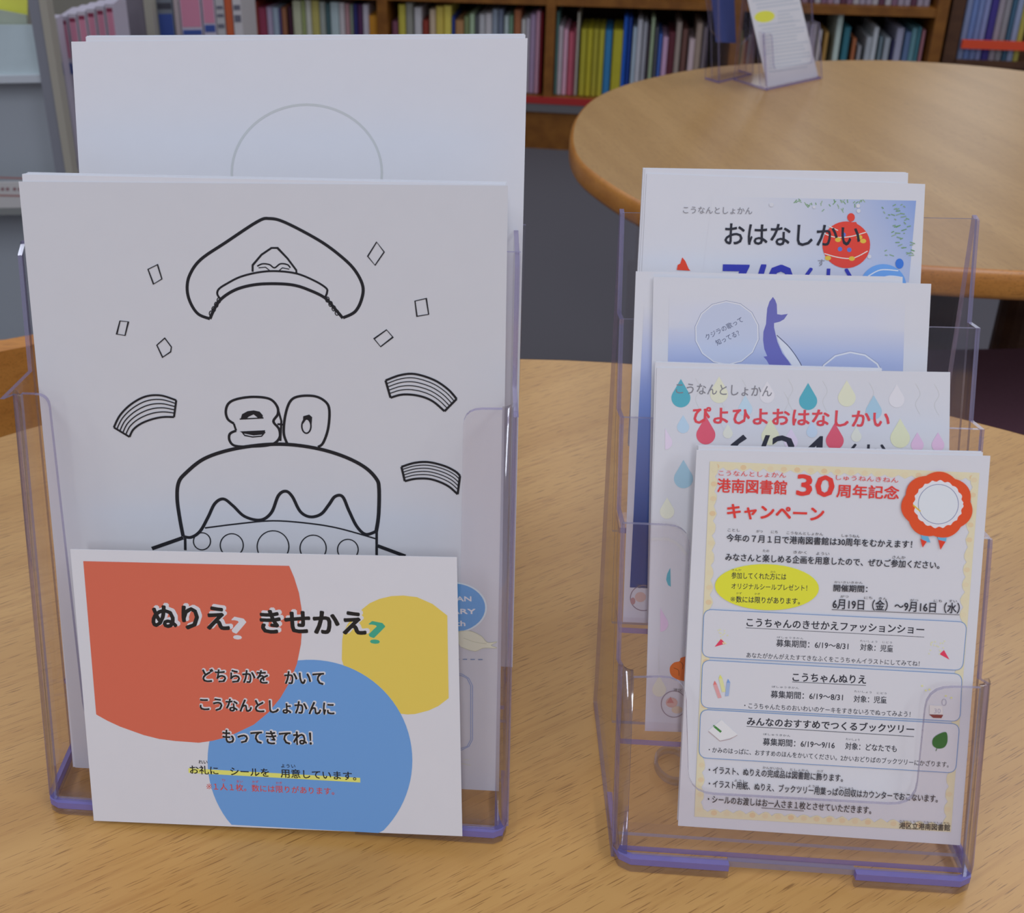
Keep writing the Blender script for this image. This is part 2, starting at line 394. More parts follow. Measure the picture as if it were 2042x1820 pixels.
def bar(parent, o, yaw, u0, u1, n0, z0, z1, name='edge_bar', hook=0.006, dep=.0022):
    # moulded bar along the front edge, its outer end turning back round the corner
    o_, u, b = hframe(o, yaw); sg = 1 if hook > 0 else -1; h = abs(hook)
    pts = [(u0, n0+.030), (u0, n0+h), (u0+h*.3, n0+h*.3), (u0+h, n0), (u1, n0), (u1, n0+dep), (u0+h+.001, n0+dep), (u0+h*.3+dep*.8, n0+h*.3+dep*.8), (u0+dep, n0+h+.001), (u0+dep, n0+.030)]
    if hook < 0: pts = [(u0+u1-x, y) for x, y in pts]
    mb = MB(); mb.prism([o_+u*x+b*y+Vector((0, 0, z0)) for x, y in pts], Vector((0, 0, z1-z0)), 0, 0)
    return mb
for a_, b_, hk in ((.0005, .070, .006), (LW-.070, LW-.0005, -.006)):
    bar(LH, Lo, ly, a_, b_, 0.0, .0040, .0078, hook=hk).build('edge_bar', M_EDGE, LH); bar(LH, Lo, ly, a_, b_, 0.0, .0001, .0036, hook=hk).build('base_skirt', M_CORN, LH)

# right holder: four pockets, A5
Ro, ry = Vector((0.0841, 0.2818, 0)), R(-4.63); RW = 0.1552; RL = R(14.25)
RH = thing('brochure_holder', Ro+Vector((0.08, 0.03, 0)), 'clear acrylic brochure holder at right with four stepped pockets, purple tinted edges', 'brochure holder')
RN = [0.0, 0.0097, 0.023, 0.033, 0.041]; RLN = [R(12.95)]+[RL]*4
RV = [0.0965, 0.1555, 0.195, 0.2345, 0.2795]; FLZ = [0.0110, 0.0526, 0.0929, 0.132]
rp = [pln(Ro, ry, n, l) for n, l in zip(RN, RLN)]
f0 = rp[0]
cutR = rnd_corner([(.006, .0085), (RW-.006, .0085), (RW-.006, f0.loc(1987, 1374)[1]), (f0.loc(1849, 1385)[0], f0.loc(1930, 1374)[1]), (f0.loc(1826, 1607)[0], f0.loc(1826, 1607)[1]), (f0.loc(1374, 1585)[0], f0.loc(1374, 1582)[1]), (f0.loc(1368, 1350)[0], f0.loc(1300, 1346)[1]), (.006, f0.loc(1232, 1350)[1])], [0, 0, 0, .012, .011, .011, .014, 0])
panel('front_panel', RH, f0, cutR, 0.0014, 2)
for k in (1, 2, 3, 4):
    v0 = FLZ[k-1]-.004
    if k < 4: o_ = ucut(rp[k], RW, v0, RV[k], .030, RW-.030, FLZ[k]+.035 if k < 3 else .16, ends=.001)
    else: o_ = [(.001, v0), (RW-.001, v0), (RW-.001, RV[4]), (.001, RV[4])]
    panel('divider_panel' if k < 4 else 'back_panel', RH, rp[k], o_, 0.0018, 2)
tn = math.tan(RL)
def wl_(k, z): return RN[k]+z*math.tan(RLN[k])
profR = [(.006, .010), (wl_(0, .094)-.001+.006, .0925), (wl_(0, .094)+.004, .094), (wl_(1, .089), .0895), (wl_(1, .150)-.001, .147), (wl_(1, .1505), .1505),
         (wl_(2, .148), .148), (wl_(2, .187), .186), (wl_(2, .189), .1893), (wl_(3, .187), .187), (wl_(3, .226), .225), (wl_(3, .2275), .2275), (wl_(4, .226), .226), (wl_(4, .270), .2705), (wl_(4, .271)+.003, .2715), (.085, .012), (.085, .0), (.006, .0)]
side('side_panel', RH, Ro, ry, 0.0, profR, 0.002); side('side_panel', RH, Ro, ry, RW-.002, profR, 0.002)
corner('corner', RH, f0, 0.0, 1, .0086, .0965); corner('corner', RH, f0, RW, -1, .0086, .0985)
for k in range(4):
    n0 = wl_(k, FLZ[k]); n1 = wl_(k+1, FLZ[k])
    hbox('pocket_floor', RH, Ro, ry, .003, RW-.003, n0+(.0015 if k == 0 else 0), n1+.002, FLZ[k]-.0032, FLZ[k])
# base plinth of the right holder: front skirt with a stepped middle notch
o_, u_, b_ = hframe(Ro, ry)
for a_, b2, hk in ((.0005, .050, .007), (.104, RW-.0005, -.007)):
    bar(RH, Ro, ry, a_, b2, 0.0, .0046, .0084, hook=hk).build('edge_bar', M_EDGE, RH); bar(RH, Ro, ry, a_, b2, 0.0, .0001, .0042, hook=hk).build('base_skirt', M_CORN, RH)
mb = MB(); mb.box(o_+u_*.050+b_*.002+Vector((0, 0, .0046)), u_*.054, b_*.0018, Vector((0, 0, .0036))); mb.build('notch_lip', M_EDGEC, RH)
for q in ((.035,.05),(.12,.05)):
    c = o_+u_*q[0]+b_*q[1]+Vector((0,0,.0002)); vs=[];fs=[]
    for k in range(24):
        a=2*math.pi*k/24
        for rr,zz in ((.009,0),(.009,.004),(.0075,.004),(.0075,0)): vs.append(c+Vector((rr*math.cos(a),rr*math.sin(a),zz)))
    for k in range(24):
        for j in range(4): fs.append([k*4+j,((k+1)%24)*4+j,((k+1)%24)*4+(j+1)%4,k*4+(j+1)%4])
    mesh('foot', vs, fs, [M_CORN], RH)

# ---------------------------------------------------------------- sheets
def sheet(name, pl, q, th=0.0002, m=None, off=0.0, label=None, cat='paper', group=None, minz=None):
    """a sheet of paper: corners tl,tr,br,bl given in view pixels, lying in plane pl"""
    P = [pl.loc(*p) for p in q]
    base = pl.pt((P[2][0]+P[3][0])/2, min(P[2][1], P[3][1]), off)
    mb = MB(); mb.prism([pl.pt(a, b, off) for a, b in P], -pl.w*th)
    o = mb.build(name, m or M_PAPER, None, loc=base)
    return tag(o, label, cat, group)
def stack(pl, q, n, dt, label, group, jit=1.5, off0=0.0, m=None, th=0.00022):
    for k in range(n):
        j = lambda: random.uniform(-jit, jit)
        dx = j()
        qq = [(x+dx, y+j()*.4) for x, y in q]
        sheet('paper_sheet', pl, qq, th, m or M_PAPER, -off0-dt*(k+1), label, 'paper', group)
def kome(p, x, y, s_, col):
    h = s_*.42; p.line([(x-h, y-h), (x+h, y+h)], 3, col); p.line([(x-h, y+h), (x+h, y-h)], 3, col)
    for a, b in ((0, -h), (0, h), (-h, 0), (h, 0)): p.ell(x+a, y+b, 2.6, 2.6, col, n=8)
# --- left holder front pocket: colouring page
pLF = pln(Lo, ly, 0.0180, LL)
LF = sheet('colouring_page', pLF, [(37,362),(1013,370),(995,1577),(150,1530)], m=M_PAPER2, label='white colouring page with a black outline cake, caps and 30, in left holder', cat='flyer')
stack(pLF, [(44,349),(1009,368),(992,1574),(146,1530)], 13, .00040, 'plain white sheet stacked directly behind the cake colouring page', 'sheets behind the colouring page', jit=3)
p = Print(pLF); p.wk = 1.3
K = (0.018, 0.018, 0.022, 1)
p.at(300, 400, 2.527)
p.line([(300,595),(240,570),(200,510),(185,440),(200,370),(255,295),(380,210),(540,105),(600,90),(680,110),(850,200),(960,280),(1030,350),(1070,430),(1063,500),(1030,560),(970,590)], 12, K, smooth=True)
p.line([(350,492),(337,470),(345,445),(385,418),(455,383),(550,360),(640,355),(740,368),(830,405),(885,440),(890,462),(880,488)], 8, K, smooth=True)
p.line([(300,595),(325,540),(360,492),(430,448),(520,424),(620,418),(720,425),(800,450),(880,490),(930,545),(970,592)], 12, K, smooth=True)
p.line([(515,358),(515,325),(560,272),(610,238),(640,238),(690,290),(735,350),(736,370)], 8, K)
p.line([(538,330),(565,318),(600,322),(625,338),(655,318),(690,322),(705,338)], 6, K, smooth=True)
p.line([(545,338),(580,335),(605,355)], 4, K); p.line([(700,345),(665,338),(645,355)], 4, K)
for k in range(4):
    p.ring(345-13*k, 502+22*k, 9, 13, 4, K, 16); p.ring(892+16*k, 498+22*k, 9, 13, 4, K, 16)
p.line([(420,1122),(390,1100),(380,1060),(395,1020),(440,998),(520,988),(600,998),(638,1035),(642,1075),(620,1112),(648,1150),(650,1195),(610,1228),(520,1238),(430,1235),(400,1210),(400,1175),(432,1158)], 10, K, smooth=True)
p.line([(420,1122),(432,1158)], 8, K)
p.fill([(455,1098),(462,1075),(490,1060),(520,1056),(550,1062),(566,1080),(566,1096),(545,1096),(520,1076),(495,1088),(480,1102)], K); p.line([(450,1100),(570,1094)], 5, K)
p.fill([(450,1162),(578,1156),(576,1172),(560,1178),(520,1182),(470,1172)], K); p.line([(462,1165),(475,1182),(515,1190),(560,1186),(578,1165)], 5, K)
p.line([(690,1225),(672,1170),(680,1080),(705,1010),(750,985),(830,985),(885,1015),(902,1060),(895,1150),(870,1220),(845,1240)], 10, K, smooth=True)
p.line([(640,1040),(660,1110),(655,1210)], 8, K); p.line([(640,1125),(675,1128)], 8, K)
p.fill([(770,1085),(800,1077),(815,1090),(812,1130),(800,1105),(785,1102),(768,1125)], K); p.ring(786, 1135, 23, 36, 6, K, 28)
p.line([(165,1690),(148,1600),(135,1500),(142,1420),(180,1370),(270,1300),(400,1255),(560,1230),(700,1228),(850,1250),(980,1290),(1080,1342),(1138,1400),(1152,1450),(1150,1580),(1138,1665)], 14, K, smooth=True)
p.line([(165,1690),(205,1695),(250,1665),(290,1595),(325,1525),(368,1502),(415,1535),(475,1590),(555,1608),(610,1570),(645,1485),(682,1463),(715,1490),(755,1565),(805,1592),(860,1578),(900,1530),(930,1490),(968,1490),(1000,1560),(1040,1640),(1085,1680),(1138,1665)], 12, K, smooth=True)
p.line([(275,1648),(450,1626),(620,1612),(800,1625),(950,1650),(1135,1702)], 6, K, smooth=True)
p.line([(175,1690),(176,1760)], 10, K); p.line([(1140,1665),(1140,1785)], 10, K)
p.line([(165,1697),(8,1752)], 15, K); p.line([(1145,1738),(1285,1790)], 15, K)
for cx, cy, r_ in ((260,1715,43),(410,1735,58),(618,1742,80),(820,1750,66),(995,1757,52)): p.ring(cx, cy, r_, r_, 4.5, K, 40)
for q in ([(1140,208),(1178,258),(1132,325),(1095,280)], [(1333,505),(1390,492),(1402,572),(1343,582)], [(1190,650),(1222,687),(1160,735),(1127,695)]): p.line(q, 4.5, K, True)
def cap(o1, o2, w_=9):
    n = len(o1); p.line(o1, w_, K, smooth=True); p.line(o2, w_, K, smooth=True); p.line([o1[0], o2[0]], w_, K); p.line([o1[-1], o2[-1]], w_, K)
    for k in (1, 2, 3, 4):
        t = k*.19; p.line([(a[0]*(1-t)+b[0]*t, a[1]*(1-t)+b[1]*t) for a, b in zip(o1, o2)], 4, K, smooth=True)
cap([(1185,905),(1260,878),(1335,873),(1430,903),(1500,950),(1543,998)], [(1210,992),(1262,977),(1320,977),(1380,990),(1430,1015),(1482,1060)])
cap([(1265,1340),(1330,1320),(1400,1316),(1480,1335),(1535,1362),(1560,1385)], [(1282,1412),(1335,1400),(1400,1400),(1455,1415),(1505,1440),(1548,1478)])
p.at(0, 300, 2.275)
cap([(517,1255),(545,1200),(595,1150),(660,1115),(730,1110),(800,1132)], [(588,1298),(605,1265),(640,1238),(690,1218),(740,1208),(790,1208)], 7)
for q in ([(672,538),(715,517),(735,582),(697,605)], [(545,772),(583,776),(568,838),(530,832)], [(712,882),(748,850),(778,890),(775,912),(738,937)]): p.line(q, 4, K, True)
p.at(880, 1050, 2.718); p.wk = 1.0
BL_ = C3(92,146,205); p.ell(60, 437, 188, 140, C3(190,208,232)); p.ell(60, 437, 178, 132, BL_)
W_ = C3(232,236,242)
p.text('KONAN', -45, 402, 163, 402, 26, W_, .02); p.text('LIBRARY', -80, 470, 186, 470, 26, W_, .02); p.text('30th', 20, 536, 130, 536, 28, W_, .02)
for k in range(6): p.line([(-30+k*42+20, 715+k*.6), (-30+k*42+44, 715+k*.6)], 5, C3(95,120,165))
Y_ = C3(226,226,190)
p.fill(spline([(80,570),(150,562),(215,590),(250,625),(302,622),(270,640),(300,655),(230,655),(180,672),(110,650),(90,620)], True), Y_)
p.line(spline([(80,570),(150,562),(215,590),(250,625),(302,622),(270,640),(300,655),(230,655),(180,672),(110,650)]), 2.5, C3(170,172,150)); p.line([(120,600),(180,622),(245,632)], 2.5, C3(170,172,150), smooth=True)
for r_ in (0, 10): p.line([(60,792+r_),(110,795+r_),(150-r_,820),(170-r_,860),(170-r_,1150),(150-r_,1188),(110,1208-r_),(60,1212-r_)], 3, C3(110,135,190))
p.line([(120,1258),(150,1262)], 4, C3(185,188,180)); p.line([(110,1280),(160,1290)], 4, C3(185,188,180))
p.build(LF, 'printed_picture')
# --- left holder back pocket: big blank sheet
pLB = pln(Lo, ly, 0.0465, LL)
LB = sheet('drawing_sheet', pLB, [(142,83),(1052,76),(1022,1330),(215,1280)], label='tall white sheet with one pale grey circle, rising behind the colouring page', cat='paper')
stack(pLB, [(172,73),(1048,69),(1018,1330),(220,1280)], 9, .00040, 'plain white sheet stacked directly behind the pale grey circle drawing', 'sheets behind the circle drawing', jit=3)
p = Print(pLB); p.at(0, 0, 1.8564)
p.ring(1136, 640, 278, 253, 9, C3(172,176,186), 64); p.build(LB, 'printed_picture')
# --- flyer fixed to the front of the left holder
pFL = pln(Lo, ly, -0.0035, R(10.3))
FLY = sheet('landscape_flyer', pFL, [(140,1095),(911,1111),(922,1667),(187,1636)], label='landscape flyer with red, blue and yellow discs, fixed to the left holder front', cat='flyer')
p = Print(pFL); p.at(130, 1080, 2.5525)
RED, BLU, YEL = C3(189,96,80), C3(96,142,204), C3(202,180,88)
yc = [(1410,500),(1418,455),(1440,415),(1480,370),(1515,340),(1550,312),(1600,290),(1660,276),(1720,273),(1790,281),(1870,316),(1945,375),(1952,795),(1900,835),(1850,858),(1780,876),(1740,878),(1640,866),(1540,800),(1440,700),(1408,600)]
p.fill(yc, YEL)
bc = [(1246+521*math.cos(t), 1112+512*math.sin(t)) for t in [2*math.pi*k/90 for k in range(90)]]
bc = [(x, min(y, 1447+(x-985)*.056)) for x, y in bc]; p.fill(bc, BLU)
p.fill([(92,98),(600,110),(1140,122),(1165,180),(1190,260),(1203,340),(1207,420),(1200,520),(1180,620),(1145,710),(1095,795),(1035,868),(960,930),(830,992),(750,1012),(680,1022),(560,1013),(480,1003),(400,983),(280,940),(215,910),(158,878)], RED)
WH = (0.80, 0.80, 0.81, 1); TK = (0.02, 0.02, 0.02, 1)
def sh(b, x0, y0, x1, y1, h, bold=.030, dx=12, dy=-9, bw=.052):
    p.text(b, x0, y0, x1, y1, h, WH, bw, dx, dy); p.text(b, x0, y0, x1, y1, h, TK, bold)
sh('ぬりえ', 447, 437, 835, 447, 112); p.text('?', 852, 494, 925, 497, 112, WH, .005)
sh('きせかえ', 1000, 462, 1530, 470, 112); p.text('?', 1548, 516, 1630, 519, 112, C3(60,150,130), .005)
sh('どちらかを　かいて', 702, 712, 1320, 728, 66, .026, 3, -3, .075); sh('こうなんとしょかんに', 688, 857, 1370, 882, 64, .026, 3, -3, .075)
sh('もってきてね！', 805, 1022, 1255, 1034, 66, .026, 3, -3, .075)
p.line([(628,1163),(1502,1212)], 26, C3(226,202,110)); p.text('れい', 680, 1128, 725, 1129, 18, TK); p.text('ようい', 1100, 1148, 1172, 1150, 18, TK)
p.text('お礼に　シールを　用意しています。', 637, 1180, 1482, 1214, 44, TK, .014)
RT_ = C3(188,70,62); kome(p, 733, 1244, 26, RT_); p.text('１人１枚。数には限りがあります。', 758, 1262, 1370, 1287, 36, RT_, .008)
for b, x0, y0, x1 in (('り', 800, 1218, 815), ('まい', 873, 1224, 905), ('かず', 952, 1226, 985), ('かぎ', 1073, 1232, 1105)): p.text(b, x0, y0, x1, y0+1, 13, RT_, 0)
p.build(FLY, 'printed_picture')

# --- right holder, pocket 4 (back)
q4 = pln(Ro, ry, RN[4]-.0042, RL)
R4 = sheet('ornament_flyer', q4, [(1290,346),(1845,367),(1820,900),(1262,890)], label='storytime flyer with red ornament and fir branches, in rearmost right-hand pocket', cat='flyer')
stack(q4, [(1285,336),(1810,345),(1790,898),(1255,890)], 5, .00035, 'white sheet stacked directly behind the red ornament flyer', 'sheets behind the ornament flyer', jit=2)
p = Print(q4); p.at(1020, 300, 1.998)
def mixc(a, b, t): t = max(0, min(1, t)); return tuple(a[k]*(1-t)+b[k]*t for k in range(4))
PA = (0.80, 0.80, 0.81, 1)
p.grid([(800,183),(1612,200),(1583,525),(760,500)], lambda a, b: mixc(PA, C3(124,148,204), a**2.0*(1.0-.5*b)))
G_ = C3(100,140,100); random.seed(3)
for k in range(34):
    x = random.uniform(1125, 1400); y = 192+(x-1125)*.01+random.uniform(0, 48)*math.sin((x-1125)/275*3.14); p.line([(x, y), (x+random.uniform(-14, 14), y+random.uniform(6, 16))], 4, mixc(G_, PA, random.uniform(0, .4)))
for k in range(44):
    y = random.uniform(215, 430); x = random.uniform(1480, 1596)-max(0, (330-y))*.15; p.line([(x, y), (x+random.uniform(5, 22), y+random.uniform(-9, 9))], 4, mixc(G_, PA, random.uniform(0, .3)))
p.ell(1333, 375, 95, 93, C3(206,66,58)); p.ell(1352, 266, 15, 17, C3(206,66,58)); p.fill([(1320,288),(1372,284),(1380,300),(1318,302)], C3(206,66,58))
p.line([(1245,330),(1290,345),(1350,342),(1412,325)], 4, C3(238,200,200), smooth=True); p.line([(1246,410),(1300,425),(1360,428),(1418,400)], 4, C3(238,200,200), smooth=True); p.line([(1262,300),(1300,318)], 4, C3(238,200,200))
for cx, cy in ((1300,355),(1385,345),(1260,428),(1355,430),(1400,360)): p.ell(cx, cy, 12, 9, C3(224,170,70))
for cx, cy in ((1322,335),(1308,392),(1345,395)): p.ell(cx, cy, 9, 9, C3(90,110,190))
p.ell(1480, 540, 92, 88, C3(104,150,214)); p.ell(1545, 450, 16, 20, C3(60,110,200)); p.line([(1420,500),(1470,475),(1540,478)], 5, C3(200,216,238), smooth=True); p.line([(1440,520),(1500,500),(1555,505)], 5, C3(200,216,238), smooth=True)
for cx, cy, r_ in ((1380,220,8),(1382,240,8),(1425,422,8),(1035,215,9),(1205,225,6)): p.ell(cx, cy, r_, r_, PA, n=14)
GR = C3(120,120,132)
p.text('こうなんとしょかん', 683, 250, 958, 254, 28, GR, 0); p.text('おはなしかい', 848, 374, 1385, 382, 84, C3(42,44,56), .012)
p.fill([(658,475),(662,455),(672,450),(680,425),(692,440),(705,470),(712,478)], C3(204,64,46))
p.text('7/8', 838, 618, 1116, 623, 165, C3(52,58,160), .012); p.text('（土）', 1160, 585, 1352, 590, 118, C3(52,58,160), .02); p.text('す', 1218, 460, 1245, 461, 28, GR, 0)
p.build(R4)
# --- pocket 3: sheets with whale
q3b = pln(Ro, ry, RN[3]-.0040, RL); q3 = pln(Ro, ry, RN[3]-.0052, RL)
R3b = sheet('blue_bordered_sheet', q3b, [(1268,541),(1800,552),(1790,1262),(1242,1240)], label='sheet with dark blue fading side border, sticking out left of the whale flyer', cat='flyer')
stack(q3b, [(1272,543),(1795,554),(1785,1260),(1246,1238)], 5, .00035, 'white sheet stacked directly behind the blue bordered sheet', 'sheets behind the blue bordered sheet', jit=1.5)
p = Print(q3b); DB = C3(28,62,130); LBc = C3(196,202,226)
def gb(a, b): return mixc(mixc(PA, C3(120,140,205), min(1, b*3.2)), DB, (b-.3)*2.0)
p.grid([(1284,610),(1780,622),(1768,1180),(1256,1171)], gb, 4, 14)
p.ring(1283, 1192, 26, 25, 2, C3(130,120,140)); p.ell(1277, 1190, 11, 10, C3(190,165,165)); p.ell(1262, 1198, 5, 7, C3(165,130,140)); p.text('港区', 1268, 1172, 1292, 1173, 8, C3(80,80,96), 0)
p.build(R3b)
R3 = sheet('whale_flyer', q3, [(1303,552),(1857,566),(1822,1262),(1290,1242)], label='pale blue flyer with a purple whale and round bubbles, in third pocket', cat='flyer')
p = Print(q3); p.at(1200, 500, 2.917)
tA, tB = C3(186,190,212), C3(150,162,204)
def gw(a, b):
    e = min(1, 9*a, 9*(1-a)) if b < .45 else 1
    return mixc(PA, mixc(tA, tB, (b-.35)*1.7), min(1, b*5)*max(.5, e))
p.grid([(392,268),(1765,280),(1752,700),(384,660)], gw, 14, 14)
BUB = C3(200,208,228)
dg = lambda cx, cy, rx, ry: [(cx+rx*math.cos(2*math.pi*k/14+.2), cy+ry*math.sin(2*math.pi*k/14+.2)) for k in range(14)]
p.fill(dg(728,478,182,180), C3(174,182,210)); p.line(dg(728,478,185,183), 6, BUB, True); p.line(dg(728,478,190,188), 3, C3(128,136,170), True)
p.line(dg(1450,780,198,190), 9, BUB, True); p.line(dg(1450,780,205,197), 3, C3(135,142,176), True)
p.fill([(995,268),(1008,285),(1018,312),(1020,368),(1045,372),(1082,366),(1060,398),(1035,412),(1002,420),(1002,445),(1012,490),(1022,530),(1050,595),(1085,640),(1105,672),(975,665),(958,635),(940,615),(962,612),(945,570),(938,520),(940,470),(955,425),(958,380),(962,335),(975,295)], C3(98,100,172))
p.fill([(1020,500),(1080,552),(1118,600),(1150,650),(1162,675),(1112,672),(1070,615),(1040,560)], C3(196,200,220)); p.line([(1018,490),(1080,548),(1120,598),(1152,648),(1165,675)], 4, C3(70,72,100), smooth=True)
p.text('クジラの歌って', 612, 520, 825, 412, 34, C3(84,90,120), .005); p.text('知ってる？', 672, 552, 806, 490, 34, C3(84,90,120), .005)
p.build(R3)
# --- pocket 2: raindrop flyer
q2 = pln(Ro, ry, RN[2]-.0042, RL)
R2 = sheet('raindrop_flyer', q2, [(1310,733),(1895,742),(1885,1475),(1286,1457)], label='storytime flyer with pastel raindrops and red heading, in second pocket', cat='flyer')
stack(q2, [(1308,723),(1760,737),(1750,1470),(1288,1455)], 5, .00035, 'white sheet stacked directly behind the raindrop flyer', 'sheets behind the raindrop flyer', jit=1.5)
p = Print(q2); p.at(1200, 500, 2.917)
def drop(cx, y0, y1, col, half=0):
    h = y1-y0; r_ = h*.335; cy = y1-r_; pts = [(cx, y0)]
    for k in range(21):
        a = -.45+ (math.pi+.9)*k/20; x = cx+r_*math.cos(a); pts.append((x, cy+r_*math.sin(a)))
    if half: pts = [(max(x, cx), y) for x, y in pts]
    p.fill(pts, col)
TE = C3(82,158,182)
for x, y in ((560,740),(830,745),(1100,745),(1300,755),(1570,765),(1840,770),(1950,775),(700,860),(1075,820)):
    p.line([(x-15,y),(x+12,y+60),(x-15,y+120),(x+10,y+180)], 2.5, C3(186,188,198), smooth=True)
for cx, a, b, c in ((460,745,910,TE),(682,730,885,C3(208,212,190)),(835,840,960,C3(172,194,218)),(962,755,885,C3(224,200,214)),(1200,768,925,TE),(1425,752,905,C3(200,205,188)),(1582,840,980,C3(152,182,208)),(1715,775,910,C3(228,200,214)),(473,955,1060,C3(166,190,222)),(605,960,1125,C3(222,88,112)),(733,1005,1090,C3(212,214,200)),(980,975,1130,C3(220,220,184)),(1100,1030,1150,C3(212,190,218)),(1222,990,1085,C3(176,192,220)),(1355,1000,1155,C3(222,88,112)),(1480,1020,1110,C3(212,214,200)),(1735,975,1145,C3(222,222,180)),(1835,1055,1165,C3(200,172,206)),(1955,1055,1165,C3(200,172,206)),(475,1215,1380,C3(146,178,204))): drop(cx, a, b, c)
drop(368,1030,1155,C3(208,190,218),1)
p.text('こうなんとしょかん', 430, 830, 988, 848, 62, GR, .006)
p.text('ぴよひよおはなしかい', 530, 1002, 1670, 1028, 95, C3(200,72,84), .022)
p.text('6/24', 725, 1260, 1302, 1272, 192, C3(48,50,64), .004); p.text('（水）', 1440, 1238, 1650, 1244, 116, C3(48,50,64), .02)
p.at(1150, 1000, 2.22); drop(400,-20,75,C3(222,222,196)); drop(370,470,575,C3(200,178,212),1); drop(365,770,862,C3(222,222,196)); p.fill([(414,292),(400,320),(396,345),(404,368),(416,376)], TE)
p.line([(330,165),(400,165),(450,190),(485,235)], 14, C3(192,194,204), smooth=True); p.line([(362,660),(364,760)], 2, C3(185,188,198))
OR = C3(206,104,48); p.fill(spline([(412,735),(430,712),(455,705),(462,690),(500,692),(505,785),(460,790),(420,770)], True), OR); p.line([(430,735),(450,745),(452,770)], 2.5, C3(120,60,30), smooth=True); p.line([(455,705),(470,720),(468,740)], 2.5, C3(120,60,30), smooth=True)
p.ring(430, 895, 56, 58, 4, C3(140,130,150)); p.ell(420, 888, 26, 22, C3(190,158,158)); p.ell(444, 920, 24, 16, C3(196,182,170)); p.fill([(398,890),(415,862),(430,890)], C3(180,120,125)); p.text('港区', 426, 838, 466, 842, 14, C3(80,80,96), 0)
p.build(R2)
# --- pocket 1: anniversary flyer
q1 = pln(Ro, ry, RN[1]-.0042, RL)
R1 = sheet('anniversary_flyer', q1, [(1389,897),(1975,909),(1915,1685),(1352,1646)], label='anniversary campaign flyer with gold border, yellow oval and red rosette, in front pocket', cat='flyer')
stack(q1, [(1392,890),(1960,903),(1910,1684),(1353,1640)], 5, .00035, 'white sheet stacked directly behind the anniversary campaign flyer', 'sheets behind the anniversary flyer', jit=2)
p = Print(q1); sc = 2.752
GO = C3(210,194,172); GO2 = C3(200,176,146)
A_ = (1300, 880, sc); p.at(*A_)
TL, TR, BR, BL2 = Vector((318,108)), Vector((1797,172)), Vector((1640,1141)), Vector((233,1055))
BR = Vector((1640,1040+400*sc)); BL2 = Vector((233,955+400*sc))
rng = random.Random(5)
def scal(a, b, inn, n, w0):
    d = (b-a); L_ = d.length; d.normalize(); pts = [a]
    for k in range(n*4+1):
        t = k/(n*4); bump = abs(math.sin(math.pi*t*n)); pts.append(a+d*L_*t+inn*(w0*(.62+.38*bump)+rng.uniform(-3, 3)))
    pts.append(b); p.fill([tuple(v) for v in pts], GO)
    for k in range(n):
        c = a+d*L_*(k+.5)/n+inn*w0*.55; p.ell(c.x, c.y, 17, 14, mixc(GO, GO2, rng.random()), n=10)
nin = lambda a, b: Vector((-(b-a).y, (b-a).x)).normalized()
scal(TL, TR, nin(TL, TR), 20, 48); scal(TR, BR, nin(TR, BR), 24, 48); scal(BR, BL2, nin(BR, BL2), 20, 48); scal(BL2, TL, nin(BL2, TL), 24, 48)
p.at(*A_)
RC = C3(206,60,58); BK = C3(44,46,58)
X = [('こうなんとしょかん',365,185,735,198,28,RC,0),('しゅうねんきねん',1008,210,1350,226,28,RC,0),('港南図書館',357,277,737,290,76,RC,.018),('30',793,292,993,302,112,RC,.018),('周年記念',1012,304,1352,317,72,RC,.018),('キャンペーン',412,420,940,438,78,RC,.028),
('ことし',415,492,482,493,16,BK,0),('がつ',572,498,607,499,15,BK,0),('にち',653,502,690,502,15,BK,0),('こうなんとしょかん',738,507,938,515,16,BK,0),('しゅうねん',1040,522,1138,527,16,BK,0),
('今年の７月１日で港南図書館は30周年をむかえます！',408,547,1425,584,42,BK,.016),('たの',608,605,642,606,15,BK,0),('きかく',775,613,848,616,16,BK,0),('ようい',900,620,972,623,16,BK,0),('さんか',1317,641,1390,644,17,BK,0),
('みなさんと楽しめる企画を用意したので、ぜひご参加ください。',402,652,1575,698,42,BK,.016)]
for b, x0, y0, x1, y1, h, c, bo in X: p.text(b, x0, y0, x1, y1, h, c, bo)
p.ell(630, 797, 285, 126, C3(208,204,62), .03)
X = [('さんか',437,708,490,709,12,BK,0),('かた',650,719,678,719,12,BK,0),('参加してくれた方には',435,750,735,758,36,BK,.014),('オリジナルシールプレゼント！',435,806,850,817,32,BK,.01),('かず',462,836,492,837,12,BK,0),('かぎ',562,839,592,840,12,BK,0),('数には限りがあります。',460,881,810,892,36,BK,.014),
('かいさいきかん',1000,775,1155,779,12,BK,0),('開催期間：',995,820,1180,826,38,BK,.016),('がつ',1033,855,1078,855,14,BK,0),('にち',1163,862,1208,863,14,BK,0),('きん',1243,866,1288,867,14,BK,0),('がつ',1415,875,1460,876,14,BK,0),('にち',1545,879,1590,880,14,BK,0),('すい',1627,880,1672,881,14,BK,0),
('6月19日（金）～9月16日（水）',990,916,1685,942,58,BK,.016)]
for b, x0, y0, x1, y1, h, c, bo in X: p.text(b, x0, y0, x1, y1, h, c, bo)
kome(p, 443, 862, 24, BK); p.line([(985,920),(1685,948)], 3, BK)
BB = C3(100,134,186)
def rbox(tl, tr, br, bl, w_=4):
    pts = rnd_corner([tl, tr, br, bl], 45, 6); p.fill(pts, PA); p.line(pts, w_, BB, True)
o4 = 400*sc
rbox((285,918),(1726,988),(1702,152+o4),(274,78+o4)); rbox((277,95+o4),(1700,172+o4),(1688,432+o4),(268,355+o4)); rbox((266,366+o4),(1686,446+o4),(1664,714+o4),(257,630+o4))
